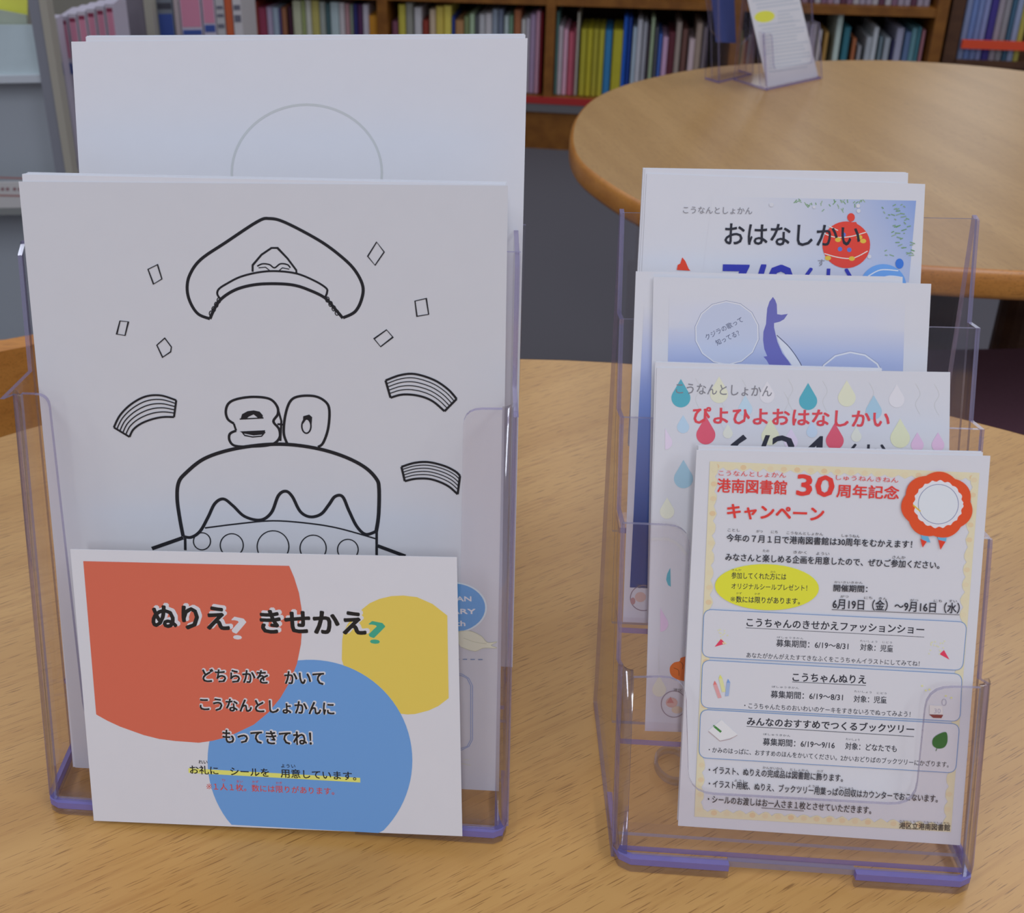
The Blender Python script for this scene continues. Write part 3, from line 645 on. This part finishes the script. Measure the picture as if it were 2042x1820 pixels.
p.text('こうちゃんのきせかえファッションショー', 518,1012,1490,1054,46,BK,.022); p.line([(515,1019),(1492,1070)], 3, BK)
p.text('ぼしゅうきかん',685,1076,830,1084,11,BK,0); p.text('たいしょう　じどう',1140,1096,1315,1106,11,BK,0)
p.text('募集期間：6/19～8/31',680,1122,1075,1140,40,BK,.014); p.text('対象：児童',1140,1143,1320,1153,38,BK,.014)
p.at(1300, 1280, sc)
X = [('あなたがかんがえたすてきなふくをこうちゃんイラストにしてみてね！',517,82,1465,130,30,BK,.006),('こうちゃんぬりえ',770,212,1172,226,46,BK,.022),('ぼしゅうきかん',657,246,805,254,11,BK,0),('たいしょう　じどう',1108,271,1285,284,11,BK,0),
('募集期間：6/19～8/31',650,302,1045,319,40,BK,.014),('対象：児童',1105,326,1285,333,38,BK,.014),('・こうちゃんたちのおいわいのケーキをすきないろでぬってみよう！',505,359,1415,408,30,BK,.006),
('みんなのおすすめでつくるブックツリー',520,452,1435,498,46,BK,.022),('ぼしゅうきかん',610,506,758,516,11,BK,0),('たいしょう',1062,533,1137,538,11,BK,0),('募集期間：6/19～9/16',607,562,1000,582,40,BK,.014),('対象：どなたでも',1058,584,1340,600,38,BK,.014),
('・かみのはっぱに、おすすめのほんをかいてください。2かいおどりばのブックツリーにかざります。',310,601,1625,684,32,BK,.006),
('かんせいひん',607,691,718,698,13,BK,0),('としょかん',757,701,860,708,13,BK,0),('かざ',905,709,938,711,13,BK,0),('・イラスト、ぬりえの完成品は図書館に飾ります。',310,717,1045,764,42,BK,.014),('ようし',450,761,515,766,13,BK,0),('ようは',855,791,915,796,13,BK,0),('かいしゅう',1025,799,1102,806,13,BK,0),
('・イラスト用紙、ぬりえ、ブックツリー用葉っぱの回収はカウンターでおこないます。',310,792,1565,877,42,BK,.014),('・シールのお渡しはお一人さま１枚とさせていただきます。',305,877,1200,940,42,BK,.014),
('みなとくりつこうなんとしょかん',1355,981,1632,993,9,BK,0),('港区立港南図書館',1355,1019,1632,1032,36,BK,.012)]
for b, x0, y0, x1, y1, h, c, bo in X: p.text(b, x0, y0, x1, y1, h, c, bo)
p.line([(768,214),(1172,234)], 3, BK); p.line([(518,458),(1435,514)], 3, BK); p.line([(600,905),(832,922)], 3, BK)
# little printed icons
PK = C3(210,60,92)
p.fill([(343,22),(378,-22),(402,5)], PK); p.fill([(1575,62),(1600,40),(1630,92)], PK)
for k in range(16): p.ell(385+rng.uniform(-30,60), -40+rng.uniform(-35,45), 4, 4, C3(226,214,170), n=8); p.ell(1555+rng.uniform(-40,50), 20+rng.uniform(-30,45), 4, 4, C3(226,214,170), n=8)
for (x, y, dx, c) in ((345,215,26,C3(216,110,112)),(375,182,18,C3(226,212,110)),(418,205,-8,C3(110,146,204))):
    p.fill([(x-10,y+14),(x+10,y+12),(x+10+dx,y+85),(x-10+dx,y+88)], mixc(c, PA, .35)); p.fill([(x-10,y+14),(x-2,y-8),(x+10,y+12)], c)
p.fill([(308,480),(380,420),(468,502),(450,515),(372,535)], C3(206,204,214)); p.line([(308,485),(372,538),(425,528),(466,505)], 3, C3(160,140,150)); p.line([(342,458),(378,488)], 13, C3(66,122,68)); p.fill([(334,450),(345,452),(338,462)], C3(66,122,68))
p.fill(spline([(1612,490),(1618,540),(1600,572),(1565,578),(1538,560),(1540,525),(1570,500)], True), C3(40,100,52)); p.line([(1562,575),(1555,592)], 3, C3(40,100,52))
p.fill([(1518,392),(1595,394),(1585,412),(1540,410)], C3(120,56,60)); p.fill([(1520,340),(1590,345),(1594,392),(1520,390)], C3(214,200,208)); p.ring(1600, 325, 12, 18, 3, C3(150,150,175), 16); p.text('30', 1545, 385, 1580, 386, 26, C3(150,150,175), 0)
for x, y in ((1480,235),(1520,255),(1500,260),(1610,290),(1640,300)): p.ell(x, y, 6, 5, C3(220,214,150), n=8)
# rosette (empty frame)
p.at(*A_)
for q in ([(1472,490),(1505,500),(1525,550),(1480,545)], [(1560,500),(1618,490),(1610,545),(1570,545)]): p.fill(q, C3(96,160,204))
p.fill([(1470,530),(1505,545),(1482,578)], C3(202,62,48)); p.fill([(1568,535),(1608,545),(1580,590)], C3(202,62,48))
ro = []
for k in range(112):
    a = 2*math.pi*k/112; r_ = 1+.085*abs(math.sin(a*3.5+.4))-.03; ro.append((1562+188*r_*math.cos(a), 345+174*r_*math.sin(a)))
p.fill(ro, C3(208,76,44))
la = [(1568+(134+5*math.sin(k*1.2))*math.cos(2*math.pi*k/96), 340+(128+5*math.cos(k*1.2))*math.sin(2*math.pi*k/96)) for k in range(96)]
p.fill(la, C3(206,208,220)); p.ring(1568, 340, 110, 108, 4, C3(120,130,165)); p.ell(1568, 340, 106, 104, C3(196,204,224))
p.line([(1430,345),(1470,380)], 8, C3(200,170,60))
p.build(R1)

# ---------------------------------------------------------------- bookshelf behind
SY = R(-13); SG = hitz(1100, 300, FZ)
sp = Plane(SG, SY, 0)          # front plane of the shelf; v = height above the floor
def sbox(name, u0, u1, w0, w1, v0, v1, m, parent, loc=None, bev=0):
    """w = depth behind the front plane"""
    mb = MB(); mb.box(sp.pt(u0, v0, -w0), sp.u*(u1-u0), -sp.w*(w1-w0), sp.v*(v1-v0)); return mb.build(name, m, parent, loc)
M_RED = mat('red_strip', C3(150,40,40), 0.5); M_GREYK = mat('grey_kick', C3(92,90,96), 0.6); M_BACK = mat('shelf_back', C3(46,30,24), 0.8)
SH = thing('bookshelf', sp.pt(0, 0, -.1), 'long low brown wooden bookshelf along the back wall, filled with picture books', 'bookshelf')
U0, U1 = -1.20, 1.156
for a, b in ((-1.20, -1.17), (-.606, -.571), (-.036, -.006), (.546, .576), (1.124, 1.156)): sbox('upright', a, b, 0, .28, .137, 1.10, M_SHELF, SH)
for v0, v1 in ((.500, .526), (.86, .886), (1.10, 1.13)): sbox('shelf_board', U0, U1, .004, .28, v0, v1, M_SHELF, SH)
sbox('shelf_board', U0, U1, .004, .28, .150, .188, M_SHELF, SH)
sbox('label_strip', U0, U1-.03, -.004, .003, .167, .190, M_RED, SH)['label'] = 'dark red strip'
sbox('kick_rail', U0, U1, -.002, .02, .137, .167, M_GREYK, SH)
sbox('plinth', U0, U1, .012, .27, 0, .137, M_SHELF, SH)
sbox('back_board', U0, U1, .27, .282, .137, 1.10, M_BACK, SH)
CN = []
def book(u0, u1, v0, v1, col, label, group, dep=.17, fr=.035, pl=None, cat='book', name='book', tilt=0.0):
    pl = pl or sp; t = u1-u0; key = 'cover_%02d%02d%02d' % tuple(int(c*40) for c in col[:3])
    m = mat(key, col, 0.45, 0.4, .10, 25)
    out = [(0, .004), (t*.12, .001), (t*.5, 0), (t*.88, .001), (t, .004), (t, dep), (0, dep)]
    mb = MB(); up = (pl.v+pl.u*tilt)*(v1-v0)
    mb.prism([pl.pt(u0+a, v0, -fr-b) for a, b in out], up)
    o = mb.build(name, m, None, loc=pl.pt((u0+u1)/2, v0, -fr-dep/2)); return tag(o, label, cat, group)
ORD = ['first','second','third','fourth','fifth','sixth','seventh','eighth','ninth','tenth','eleventh','twelfth','thirteenth','fourteenth','fifteenth','sixteenth','seventeenth','eighteenth','nineteenth','twentieth','twenty-first','twenty-second','twenty-third','twenty-fourth','twenty-fifth','twenty-sixth','twenty-seventh','twenty-eighth']
def row(lst, v0, bay, group, lo=-9, hi=9):
    cur = lo; n = 0
    for x0, x1, yt, col, nm in lst:
        a = sp.loc(x0, yt)[0]; b, v1 = sp.loc(x1, yt)
        u0, u1 = a*1.0, b*1.0; u0 = max(u0, cur+.0005)
        if u1-u0 < .006: u1 = u0+.008
        if u1 > hi: u1 = hi-.0005; u0 = min(u0, u1-.010)
        if u0 < cur: continue
        h = 'tall' if v1-v0 > .27 else ('short' if v1-v0 < .20 else '')
        book(u0+.0004, u1-.0004, v0+.0006, max(v1, v0+.1), C3(*col, .72), ' '.join(('%s %s book, %s from the left, %s' % (h, nm, ORD[n], bay)).split()), group)
        cur = u1; n += 1
A1 = [(440,452,14,(120,104,96),'brown'),(454,466,12,(196,190,196),'white'),(467,480,10,(150,146,150),'grey'),(481,496,8,(176,128,50),'mustard'),(497,505,7,(134,56,46),'rust red'),(506,522,20,(138,58,84),'magenta'),(523,534,19,(164,150,180),'lilac'),(535,547,20,(150,164,186),'pale blue'),(548,552,22,(90,80,130),'violet'),(553,563,20,(146,98,74),'tan'),(566,574,18,(66,34,52),'dark purple'),(575,592,6,(178,180,158),'cream'),(593,600,5,(150,160,110),'olive green'),(601,612,4,(190,190,186),'white'),(613,628,5,(176,166,100),'sand yellow'),(629,641,8,(150,156,154),'grey green'),(642,650,12,(70,96,104),'dark teal'),(651,668,9,(168,184,194),'pale blue'),(669,680,10,(188,182,192),'white'),(681,690,12,(170,130,140),'dusty pink'),(691,697,14,(130,140,130),'sage'),(698,706,13,(50,50,112),'navy'),(707,716,14,(84,48,88),'purple'),(717,729,14,(186,180,198),'pale lilac'),(730,746,36,(196,136,46),'orange')]
row(A1, .190, 'left of the first post', 'books left of the first post', -1.165, -.608)
B1 = [(776,788,48,(120,74,96),'plum'),(789,803,14,(186,176,76),'yellow'),(804,818,10,(140,140,136),'grey'),(821,836,20,(186,184,194),'white'),(838,850,46,(134,58,58),'dark red'),(852,864,24,(190,170,150),'cream'),(865,880,18,(196,176,84),'golden yellow'),(881,896,16,(206,190,90),'lemon yellow'),(897,903,38,(44,64,140),'navy'),(904,921,46,(166,124,86),'tan'),(922,932,38,(120,132,96),'olive'),(933,943,33,(160,180,154),'pale green'),(944,951,36,(90,92,100),'dark grey'),(952,964,34,(176,176,186),'pale grey'),(965,978,32,(186,182,192),'white'),(979,990,24,(136,146,166),'slate blue'),(991,1001,24,(108,116,140),'dark slate'),(1003,1012,37,(170,184,190),'pale blue'),(1013,1021,36,(110,140,120),'green'),(1023,1037,25,(156,96,66),'brown orange'),(1038,1046,44,(186,184,188),'white'),(1047,1055,42,(176,170,186),'pale lilac'),(1056,1067,34,(158,136,170),'lilac'),(1068,1076,28,(196,150,176),'rose pink'),(1077,1082,30,(130,34,46),'dark red')]
row(B1, .190, 'between first and second posts', 'books between the first two posts', -.569, -.038)
C1 = [(1109,1112,28,(90,130,130),'teal'),(1113,1122,58,(186,176,190),'white'),(1123,1132,64,(206,160,186),'pale pink'),(1133,1144,70,(176,86,106),'rose red'),(1145,1149,62,(150,80,96),'dull red'),(1150,1156,30,(170,166,160),'thin pale grey'),(1158,1170,64,(164,156,52),'olive yellow'),(1171,1182,64,(172,162,48),'olive yellow'),(1183,1194,64,(158,150,54),'olive yellow'),(1195,1206,65,(168,160,56),'olive yellow'),(1207,1221,66,(52,116,170),'blue'),(1223,1243,66,(170,162,48),'olive yellow'),(1245,1253,38,(36,88,188),'bright blue'),(1254,1262,40,(28,60,140),'navy'),(1263,1271,60,(160,176,196),'pale blue'),(1272,1283,44,(176,176,190),'pale grey'),(1284,1293,50,(150,150,164),'grey'),(1294,1299,56,(70,60,70),'charcoal'),(1300,1308,40,(150,166,140),'sage green'),(1309,1314,60,(96,96,110),'dark grey'),(1315,1322,74,(70,100,180),'blue'),(1323,1334,80,(186,150,186),'orchid'),(1335,1349,70,(90,42,52),'maroon'),(1350,1362,50,(150,136,132),'taupe'),(1363,1374,64,(104,72,68),'brown'),(1376,1388,84,(190,170,180),'pale pink'),(1389,1404,52,(150,132,124),'stone'),(1405,1414,60,(110,100,110),'grey')]
row(C1, .190, 'right of the second post', 'books right of the second post', -.004, .544)
C2 = [(1416,1430,66,(110,116,70),'olive'),(1431,1440,84,(186,150,120),'peach'),(1441,1456,88,(130,60,40),'rust'),(1457,1472,74,(140,130,140),'grey'),(1489,1502,60,(120,90,100),'mauve'),(1503,1516,52,(90,70,80),'dark mauve'),(1600,1620,50,(154,146,166),'grey lilac'),(1621,1636,52,(170,162,176),'pale lilac'),(1637,1645,66,(190,186,190),'white'),(1650,1658,70,(160,124,70),'tan'),(1677,1689,30,(176,190,190),'thin white'),(1690,1703,60,(52,106,124),'teal'),(1706,1714,83,(160,96,66),'orange brown'),(1716,1724,98,(140,140,150),'grey'),(1734,1746,80,(160,164,176),'pale grey'),(1747,1760,60,(180,184,196),'white'),(1761,1768,80,(110,126,140),'slate'),(1771,1783,82,(150,156,170),'blue grey'),(1785,1791,88,(50,50,86),'navy'),(1794,1811,62,(150,150,176),'lavender'),(1813,1825,70,(90,110,150),'steel blue'),(1826,1838,62,(96,136,150),'pale teal'),(1839,1846,60,(70,120,136),'teal'),(1847,1854,66,(160,110,124),'dusty pink')]
row(C2[:20], .190, 'around the far holder', 'books around the far holder', .578, 1.12); row(C2[20:], .190, 'against the last post', 'books against the last post', .578, 1.122)
n = 0
for x in range(1602, 1852, 13):
    u0 = sp.loc(x, 10)[0]; u1 = sp.loc(x+12, 10)[0]
    nm, c = random.choice([('pale lilac',(160,150,172)),('dusty pink',(156,128,150)),('white',(176,172,184)),('mauve',(130,100,126)),('plum',(96,60,80))])
    book(u0, u1, .527, .527+random.uniform(.2, .26), C3(*c, .6), '%s book on the upper shelf, %s from the left' % (nm, ORD[n]), 'books on the upper shelf'); n += 1
for x in range(780, 1080, 14):   # upper shelf further left is only a dark sliver in view
    pass

# second case at the right with magazines
S2 = thing('magazine_case', sp.pt(1.4, 0, -.1), 'dark magazine case at the far right with a bright red strip', 'magazine case')
sbox('side_board', 1.170, 1.205, .02, .28, 0, 1.1, M_DARKW, S2); sbox('side_board', 2.0, 2.03, .02, .28, 0, 1.1, M_DARKW, S2)
sbox('shelf_board', 1.205, 2.0, .02, .28, .33, .352, M_DARKW, S2); sbox('back_board', 1.205, 2.0, .27, .28, 0, 1.1, M_BACK, S2); sbox('base_board', 1.205, 2.0, .02, .28, 0, .1, M_DARKW, S2)
sbox('red_strip', 1.212, 1.42, .008, .018, .408, .434, mat('bright_red', C3(222,70,42), 0.5), S2)['label'] = 'bright red strip'
sbox('front_lip', 1.205, 2.0, .010, .02, .352, .372, M_DARKW, S2)
MG = [(1926,1938,(126,136,176),'lilac blue'),(1939,1950,(106,126,182),'periwinkle'),(1951,1962,(116,130,180),'pale blue'),(1963,1974,(130,136,184),'light violet'),(1976,1990,(66,56,132),'deep violet'),(1991,2003,(150,140,154),'grey pink'),(2004,2016,(140,136,146),'grey'),(2018,2027,(64,96,124),'teal'),(2028,2040,(140,150,184),'pale blue'),(2041,2052,(170,160,80),'yellow')]
for k, (x0, x1, c, nm) in enumerate(MG):
    book(sp.loc(x0, 60)[0], sp.loc(x1, 60)[0], .353, .62-.004*(k % 3), C3(*c, .7), '%s magazine spine above the bright red strip, %s from the left' % (nm, ORD[k]), 'magazines in the right case', .2, .03, cat='magazine', name='magazine')

# ---------------------------------------------------------------- holder on the second table
A2, B2 = hitz(1529, 181), hitz(1640, 157); y2 = math.atan2(B2.y-A2.y, B2.x-A2.x); W2 = (B2-A2).length
FH = thing('brochure_holder', A2+Vector((.05, .03, 0)), 'small clear brochure holder standing alone on the second table', 'brochure holder')
l2 = R(13); h0 = pln(A2, y2, 0, l2); h1 = pln(A2, y2, .012, l2); h2 = pln(A2, y2, .045, l2)
panel('front_panel', FH, h0, rnd_corner([(0,.004),(W2,.004),(W2,.09),(W2-.02,.09),(W2-.02,.03),(.02,.03),(.02,.09),(0,.09)],[0,0,0,.01,.01,.01,.01,0]), .002, 1)
panel('back_panel', FH, h1, [(0,.004),(W2,.004),(W2,.26),(0,.26)], .002, 1)
for uu in (0, W2-.002): side('side_panel', FH, A2, y2, uu, [(0,0),(.02,.09),(.035,.09),(.065,.25),(.07,.25),(.07,0)], .002)
hbox('base', FH, A2, y2, .002, W2-.002, .002, .07, .0, .003)
g0 = pln(A2, y2, .009, l2)
FF = sheet('text_flyer', g0, [(1477,-60),(1581,-60),(1632,153),(1531,174)], label='white flyer of fine text with a yellow oval, in the holder on the second table', cat='flyer')
p = Print(g0); p.at(1300, 0, 4.54); rr = random.Random(9)
p.ell(1020, 150, 92, 52, C3(206,204,80), -.1)
for k in range(26):
    y = -150+k*32; xl = 905+y*.235+rr.uniform(0, 40); xr = 1330+y*.22-rr.uniform(0, 120)
    if abs(y-150) < 60: xl = max(xl, 1140)
    p.line([(xl, y), (xr, y-(xr-xl)*.13)], 9, C3(172,178,196))
p.line([(905,-30),(1325,-40)], 5, C3(90,100,130)); p.build(FF)
# the blue leaflet in its own pocket, just behind to the left
A3 = A2+Vector((-.062, .045, 0)); y3 = y2+R(4)
FH2 = thing('leaflet_holder', A3+Vector((.04, .02, 0)), 'narrow clear leaflet holder left of the far text flyer, holding a blue leaflet', 'leaflet holder')
k0 = pln(A3, y3, 0, R(8)); k1 = pln(A3, y3, .014, R(8)); W3 = .085
zz = [k0.loc(*q) for q in ((1400,-40),(1418,60),(1440,84),(1480,88),(1497,70),(1500,-40))]
panel('front_panel', FH2, k0, [(0,.003),(W3,.003)]+[(W3,.19)]+[(zz[5][0],.19)]+[zz[4],zz[3],zz[2],zz[1]]+[(zz[0][0],.19),(0,.19)], .002, 1)
panel('back_panel', FH2, k1, [(0,.003),(W3,.003),(W3,.20),(0,.20)], .002, 1)
for uu in (0, W3-.002): side('side_panel', FH2, A3, y3, uu, [(0,0),(.026,.19),(.04,.19),(.03,0)], .002)
hbox('base', FH2, A3, y3, .002, W3-.002, .002, .03, .0, .003)
kk = pln(A3, y3, .009, R(8)); sheet('blue_leaflet', kk, [(1414,-60),(1462,-60),(1468,86),(1428,84)], m=mat('blue_leaflet', C3(62,76,138,.7), .5), th=.001, label='dark blue leaflet in the narrow holder on the second table', cat='leaflet')

# ---------------------------------------------------------------- stool tucked under the second table
ST = thing('stool', (.72, 1.0, FZ), 'dark purple upholstered stool tucked under the second table', 'stool')
M_PUR = mat('purple_fabric', C3(88,62,76,.8), .9, .1, .12, 300)
mb = MB(); mb.prism([Vector((x, y, -.34)) for x, y in rnd_corner([(.46,.86),(1.0,.86),(1.0,1.14),(.46,1.14)], .03)], Vector((0, 0, .05))); mb.build('seat', M_PUR, ST)
mb = MB(); mb.prism([Vector((x, y, -.29)) for x, y in rnd_corner([(.47,.87),(.99,.87),(.99,1.13),(.47,1.13)], .03)], Vector((0, 0, .012))); mb.build('cushion', M_PUR, ST)
for x in (.49, .94):
    for y in (.88, 1.09): m_ = MB(); m_.abox(x, x+.03, y, y+.03, FZ, -.34); m_.build('leg', M_DARKW, ST)

# ---------------------------------------------------------------- chair at the left edge
cq = EYE+ray(60, 728)*(.74/ray(60, 728).y)
CHX, CHY = cq.x-.19, .74
CH = thing('wooden_chair', (CHX, CHY+.2, FZ), 'orange wooden chair with a curved back rail, at the left behind the table', 'chair')
pts = []; 
def railpts(z, r0, ins=0): return [Vector((CHX+.20*math.sin(a), CHY+.05-(.05*math.cos(a))+ins, z)) for a in [-1.3+2.6*k/12 for k in range(13)]]
for z0, z1, nm in ((-.125, cq.z+.003, 'back_rail'), (-.26, -.22, 'lower_rail')):
    a = railpts(z0, 0); b = railpts(z0, 0, .022); mb = MB(); mb.prism(a+b[::-1], Vector((0, 0, z1-z0))); mb.build(nm, M_RIM, CH)
for sx in (-1, 1):
    m_ = MB(); m_.abox(CHX+sx*.175-.015, CHX+sx*.175+.015, CHY+.052, CHY+.080, FZ, -.10); m_.build('back_post', M_RIM, CH)
    m_ = MB(); m_.abox(CHX+sx*.175-.015, CHX+sx*.175+.015, CHY+.40, CHY+.43, FZ, -.30); m_.build('leg', M_RIM, CH)
m_ = MB(); m_.prism([Vector((x, y, -.30)) for x, y in rnd_corner([(CHX-.2,CHY+.07),(CHX+.2,CHY+.07),(CHX+.2,CHY+.44),(CHX-.2,CHY+.44)], .04)], Vector((0, 0, .03))); m_.build('seat', M_RIM, CH)

# ---------------------------------------------------------------- display rack and files at upper left
DR = thing('display_rack', (-.95, 1.75, FZ), 'pale grey metal display rack with a beige post, at the left edge', 'display rack')
M_PG = mat('pale_grey_metal', C3(148,154,168), .5, .4, .02, 10); M_BG = mat('beige_metal', C3(150,146,140), .5, .4, .02, 10); M_DG = mat('dark_grey_metal', C3(118,120,134), .5, .4, .02, 10)
fp_ = Plane((0, 1.7, 0), 0, 0)
def fbox(name, x0, x1, z0, z1, y0, y1, m, parent): mb = MB(); mb.abox(x0, x1, y0, y1, z0, z1); return mb.build(name, m, parent)
def pz(px, py): return fp_.loc(px, py)
ux0 = pz(76, 0)[0]
fbox('post', ux0+.001, pz(92, 0)[0], FZ, .30, 1.70, 1.73, M_BG, DR); fbox('post_edge', pz(58, 0)[0]-.004, ux0, FZ, .30, 1.705, 1.73, M_DG, DR)
zt = pz(0, 162)[1]
fbox('back_panel', -1.6, pz(60, 0)[0]-.012, FZ, zt-.008, 1.76, 1.775, M_PG, DR)
fbox('top_lip', -1.6, pz(60, 0)[0]-.006, zt-.008, zt+.006, 1.715, 1.775, mat('lip_white', C3(176,182,196), .5), DR)
fbox('tray', -1.6, pz(60, 0)[0]-.012, pz(0, 412)[1], pz(0, 398)[1], 1.66, 1.76, mat('tray_grey', C3(120,122,126), .5), DR)
fbox('tray_front', -1.6, pz(60, 0)[0]-.012, pz(0, 398)[1], pz(0, 348)[1], 1.66, 1.664, mat('label_white', C3(178,176,182), .5), DR)
fr_ = [o for o in DR.children if o.name.startswith('tray_front')][0]
pf2 = Plane((0, 1.6595, 0), 0, 0); p = Print(pf2)
p.line([(-60,352),(60,356)], 4, C3(150,110,112)); p.line([(-60,388),(60,391)], 4, C3(150,110,112))
for k, x in enumerate((-20, 2, 12, 26, 36)): p.fill([(x,374),(x+6,374),(x+6,380),(x,380)], C3(130,96,104))
ob = mesh('printed_lines', p.v, p.f, pm, fr_.parent, cols=p.c)
# pale blue pouch and yellow paper standing on the rack's upper lip
tp = Plane((0, 1.725, zt+.007), 0, R(8))
o = sheet('plastic_pouch', tp, [(-60,50),(80,50),(84,158),(-60,158)], .012, mat('pouch_blue', C3(166,180,192), .35, .5, .16, 14), label='pale blue plastic pouch standing on the display rack at the left edge', cat='pouch')
tp2 = Plane((0, 1.745, zt+.007), 0, R(8))
sheet('grey_green_folder', tp2, [(-60,8),(52,30),(60,150),(-60,150)], .006, mat('folder_grey', C3(146,154,146), .6), label='grey green folder behind the pale blue pouch', cat='folder')
tp3 = Plane((0, 1.765, zt+.007), 0, R(8))
sheet('yellow_poster', tp3, [(-60,-60),(54,-60),(54,150),(-60,150)], .003, mat('yellow_paper', C3(206,204,86), .6), label='bright yellow paper behind the grey green folder, top left corner', cat='paper')
# files
def file_row(lst, Y, z0, group, unit, dp=.2):
    pl_ = Plane((0, Y, 0), 0, 0)
    for k, (x0, x1, yt, col, nm, bands) in enumerate(lst):
        a = pl_.loc(x0, yt); b = pl_.loc(x1, yt); y_ = Y
        mb = MB(); mb.abox(a[0]+.0006, b[0]-.0006, y_, y_+dp, z0, a[1]); root = thing('file_box', ((a[0]+b[0])/2, y_+dp/2, z0), '%s file box, %s spine, %s from the left %s' % (nm[0], nm[1], ORD[k], unit), 'file box', group)
        mb.build('box', mat('file_%s' % nm[0].replace(' ', '_'), col, .5), root)
        for j, (ya, yb, c, m1) in enumerate(bands):
            va = pl_.loc(x0, ya)[1]; vb = pl_.loc(x0, yb)[1]; mb = MB(); mb.abox(a[0]+.003, b[0]-.003, y_-.0012, y_, vb, min(va, a[1]-.001)); mb.build('spine_label', mat(m1, c, .5), root)
PKc, RDc, BLc, WHc = C3(182,118,146), C3(120,44,72), C3(52,72,140), C3(172,166,186)
file_row([(93,114,36,WHc,('white','blue spotted'),[(125,150,BLc,'file_blue_mark'),(318,336,BLc,'file_blue_mark')])], 1.86, FZ+.10, 'file boxes beside the beige post', 'beside the beige post', .03)
L1 = []
for k in range(6):
    x = 115+k*18.5; L1.append((x, x+18, 33-k*5, WHc, ('off-white', 'pink'), [(41-k*5, 49-k*5, RDc, 'file_red'), (49-k*5.0, 116, PKc, 'file_pink'), (126, 148, BLc, 'file_blue_mark')]))
file_row(L1, 1.90, FZ+.10, 'pink labelled file boxes', 'right of the beige post', .09)
rb = thing('file_shelf', (-.55, 2.0, FZ), 'low dark shelf carrying the pink labelled file boxes', 'shelf')
fbox('board', -.80, -.22, FZ+.08, FZ+.0995, 1.84, 2.42, M_DARKW, rb); 
for x in (-.79, -.25):
    for y in (1.86, 2.36): fbox('foot', x, x+.03, y, y+.03, FZ, FZ+.08, M_DARKW, rb)
px_ = Plane((0, 2.12, 0), 0, 0)
GP = thing('partition', (px_.loc(262, 40)[0], 2.13, FZ), 'mauve grey partition panel with a beige edge post', 'partition')
fbox('panel', px_.loc(220, 40)[0], px_.loc(289, 40)[0], FZ, .30, 2.13, 2.15, mat('mauve_panel', C3(104,98,114), .6), GP) if False else fbox('panel', px_.loc(222, 40)[0], px_.loc(289, 40)[0], FZ+.1, .30, 2.13, 2.15, mat('mauve_panel', C3(108,102,116), .6), GP)
fbox('edge_post', px_.loc(290, 40)[0], px_.loc(306, 40)[0], FZ+.1, .30, 2.12, 2.15, M_BG, GP)
OGc = C3(170,80,48)
L2 = [(309,342,-10,C3(104,110,124),('dark grey','deep blue'),[(28,110,BLc,'file_blue_mark'),(6,18,C3(60,60,72),'file_dark')]),(343,354,-12,C3(158,146,154),('pale stone','plain'),[]),(355,398,-12,WHc,('white','rose pink'),[(-8,54,PKc,'file_pink'),(60,70,BLc,'file_blue_mark')]),(400,426,-10,WHc,('white','pink'),[(-8,46,PKc,'file_pink'),(50,64,BLc,'file_blue_mark')]),(427,445,-8,C3(160,158,166),('speckled grey','dark spotted'),[(12,18,C3(90,90,106),'file_spot'),(28,34,C3(90,90,106),'file_spot'),(48,56,C3(90,90,106),'file_spot')]),(446,461,-6,OGc,('orange red','plain'),[]),(462,480,-2,C3(176,172,180),('pale','grey spotted'),[(10,20,C3(100,100,112),'file_spot'),(30,44,C3(110,110,122),'file_spot')])]
file_row(L2, 2.16, FZ+.10, 'file boxes right of the partition', 'right of the partition')
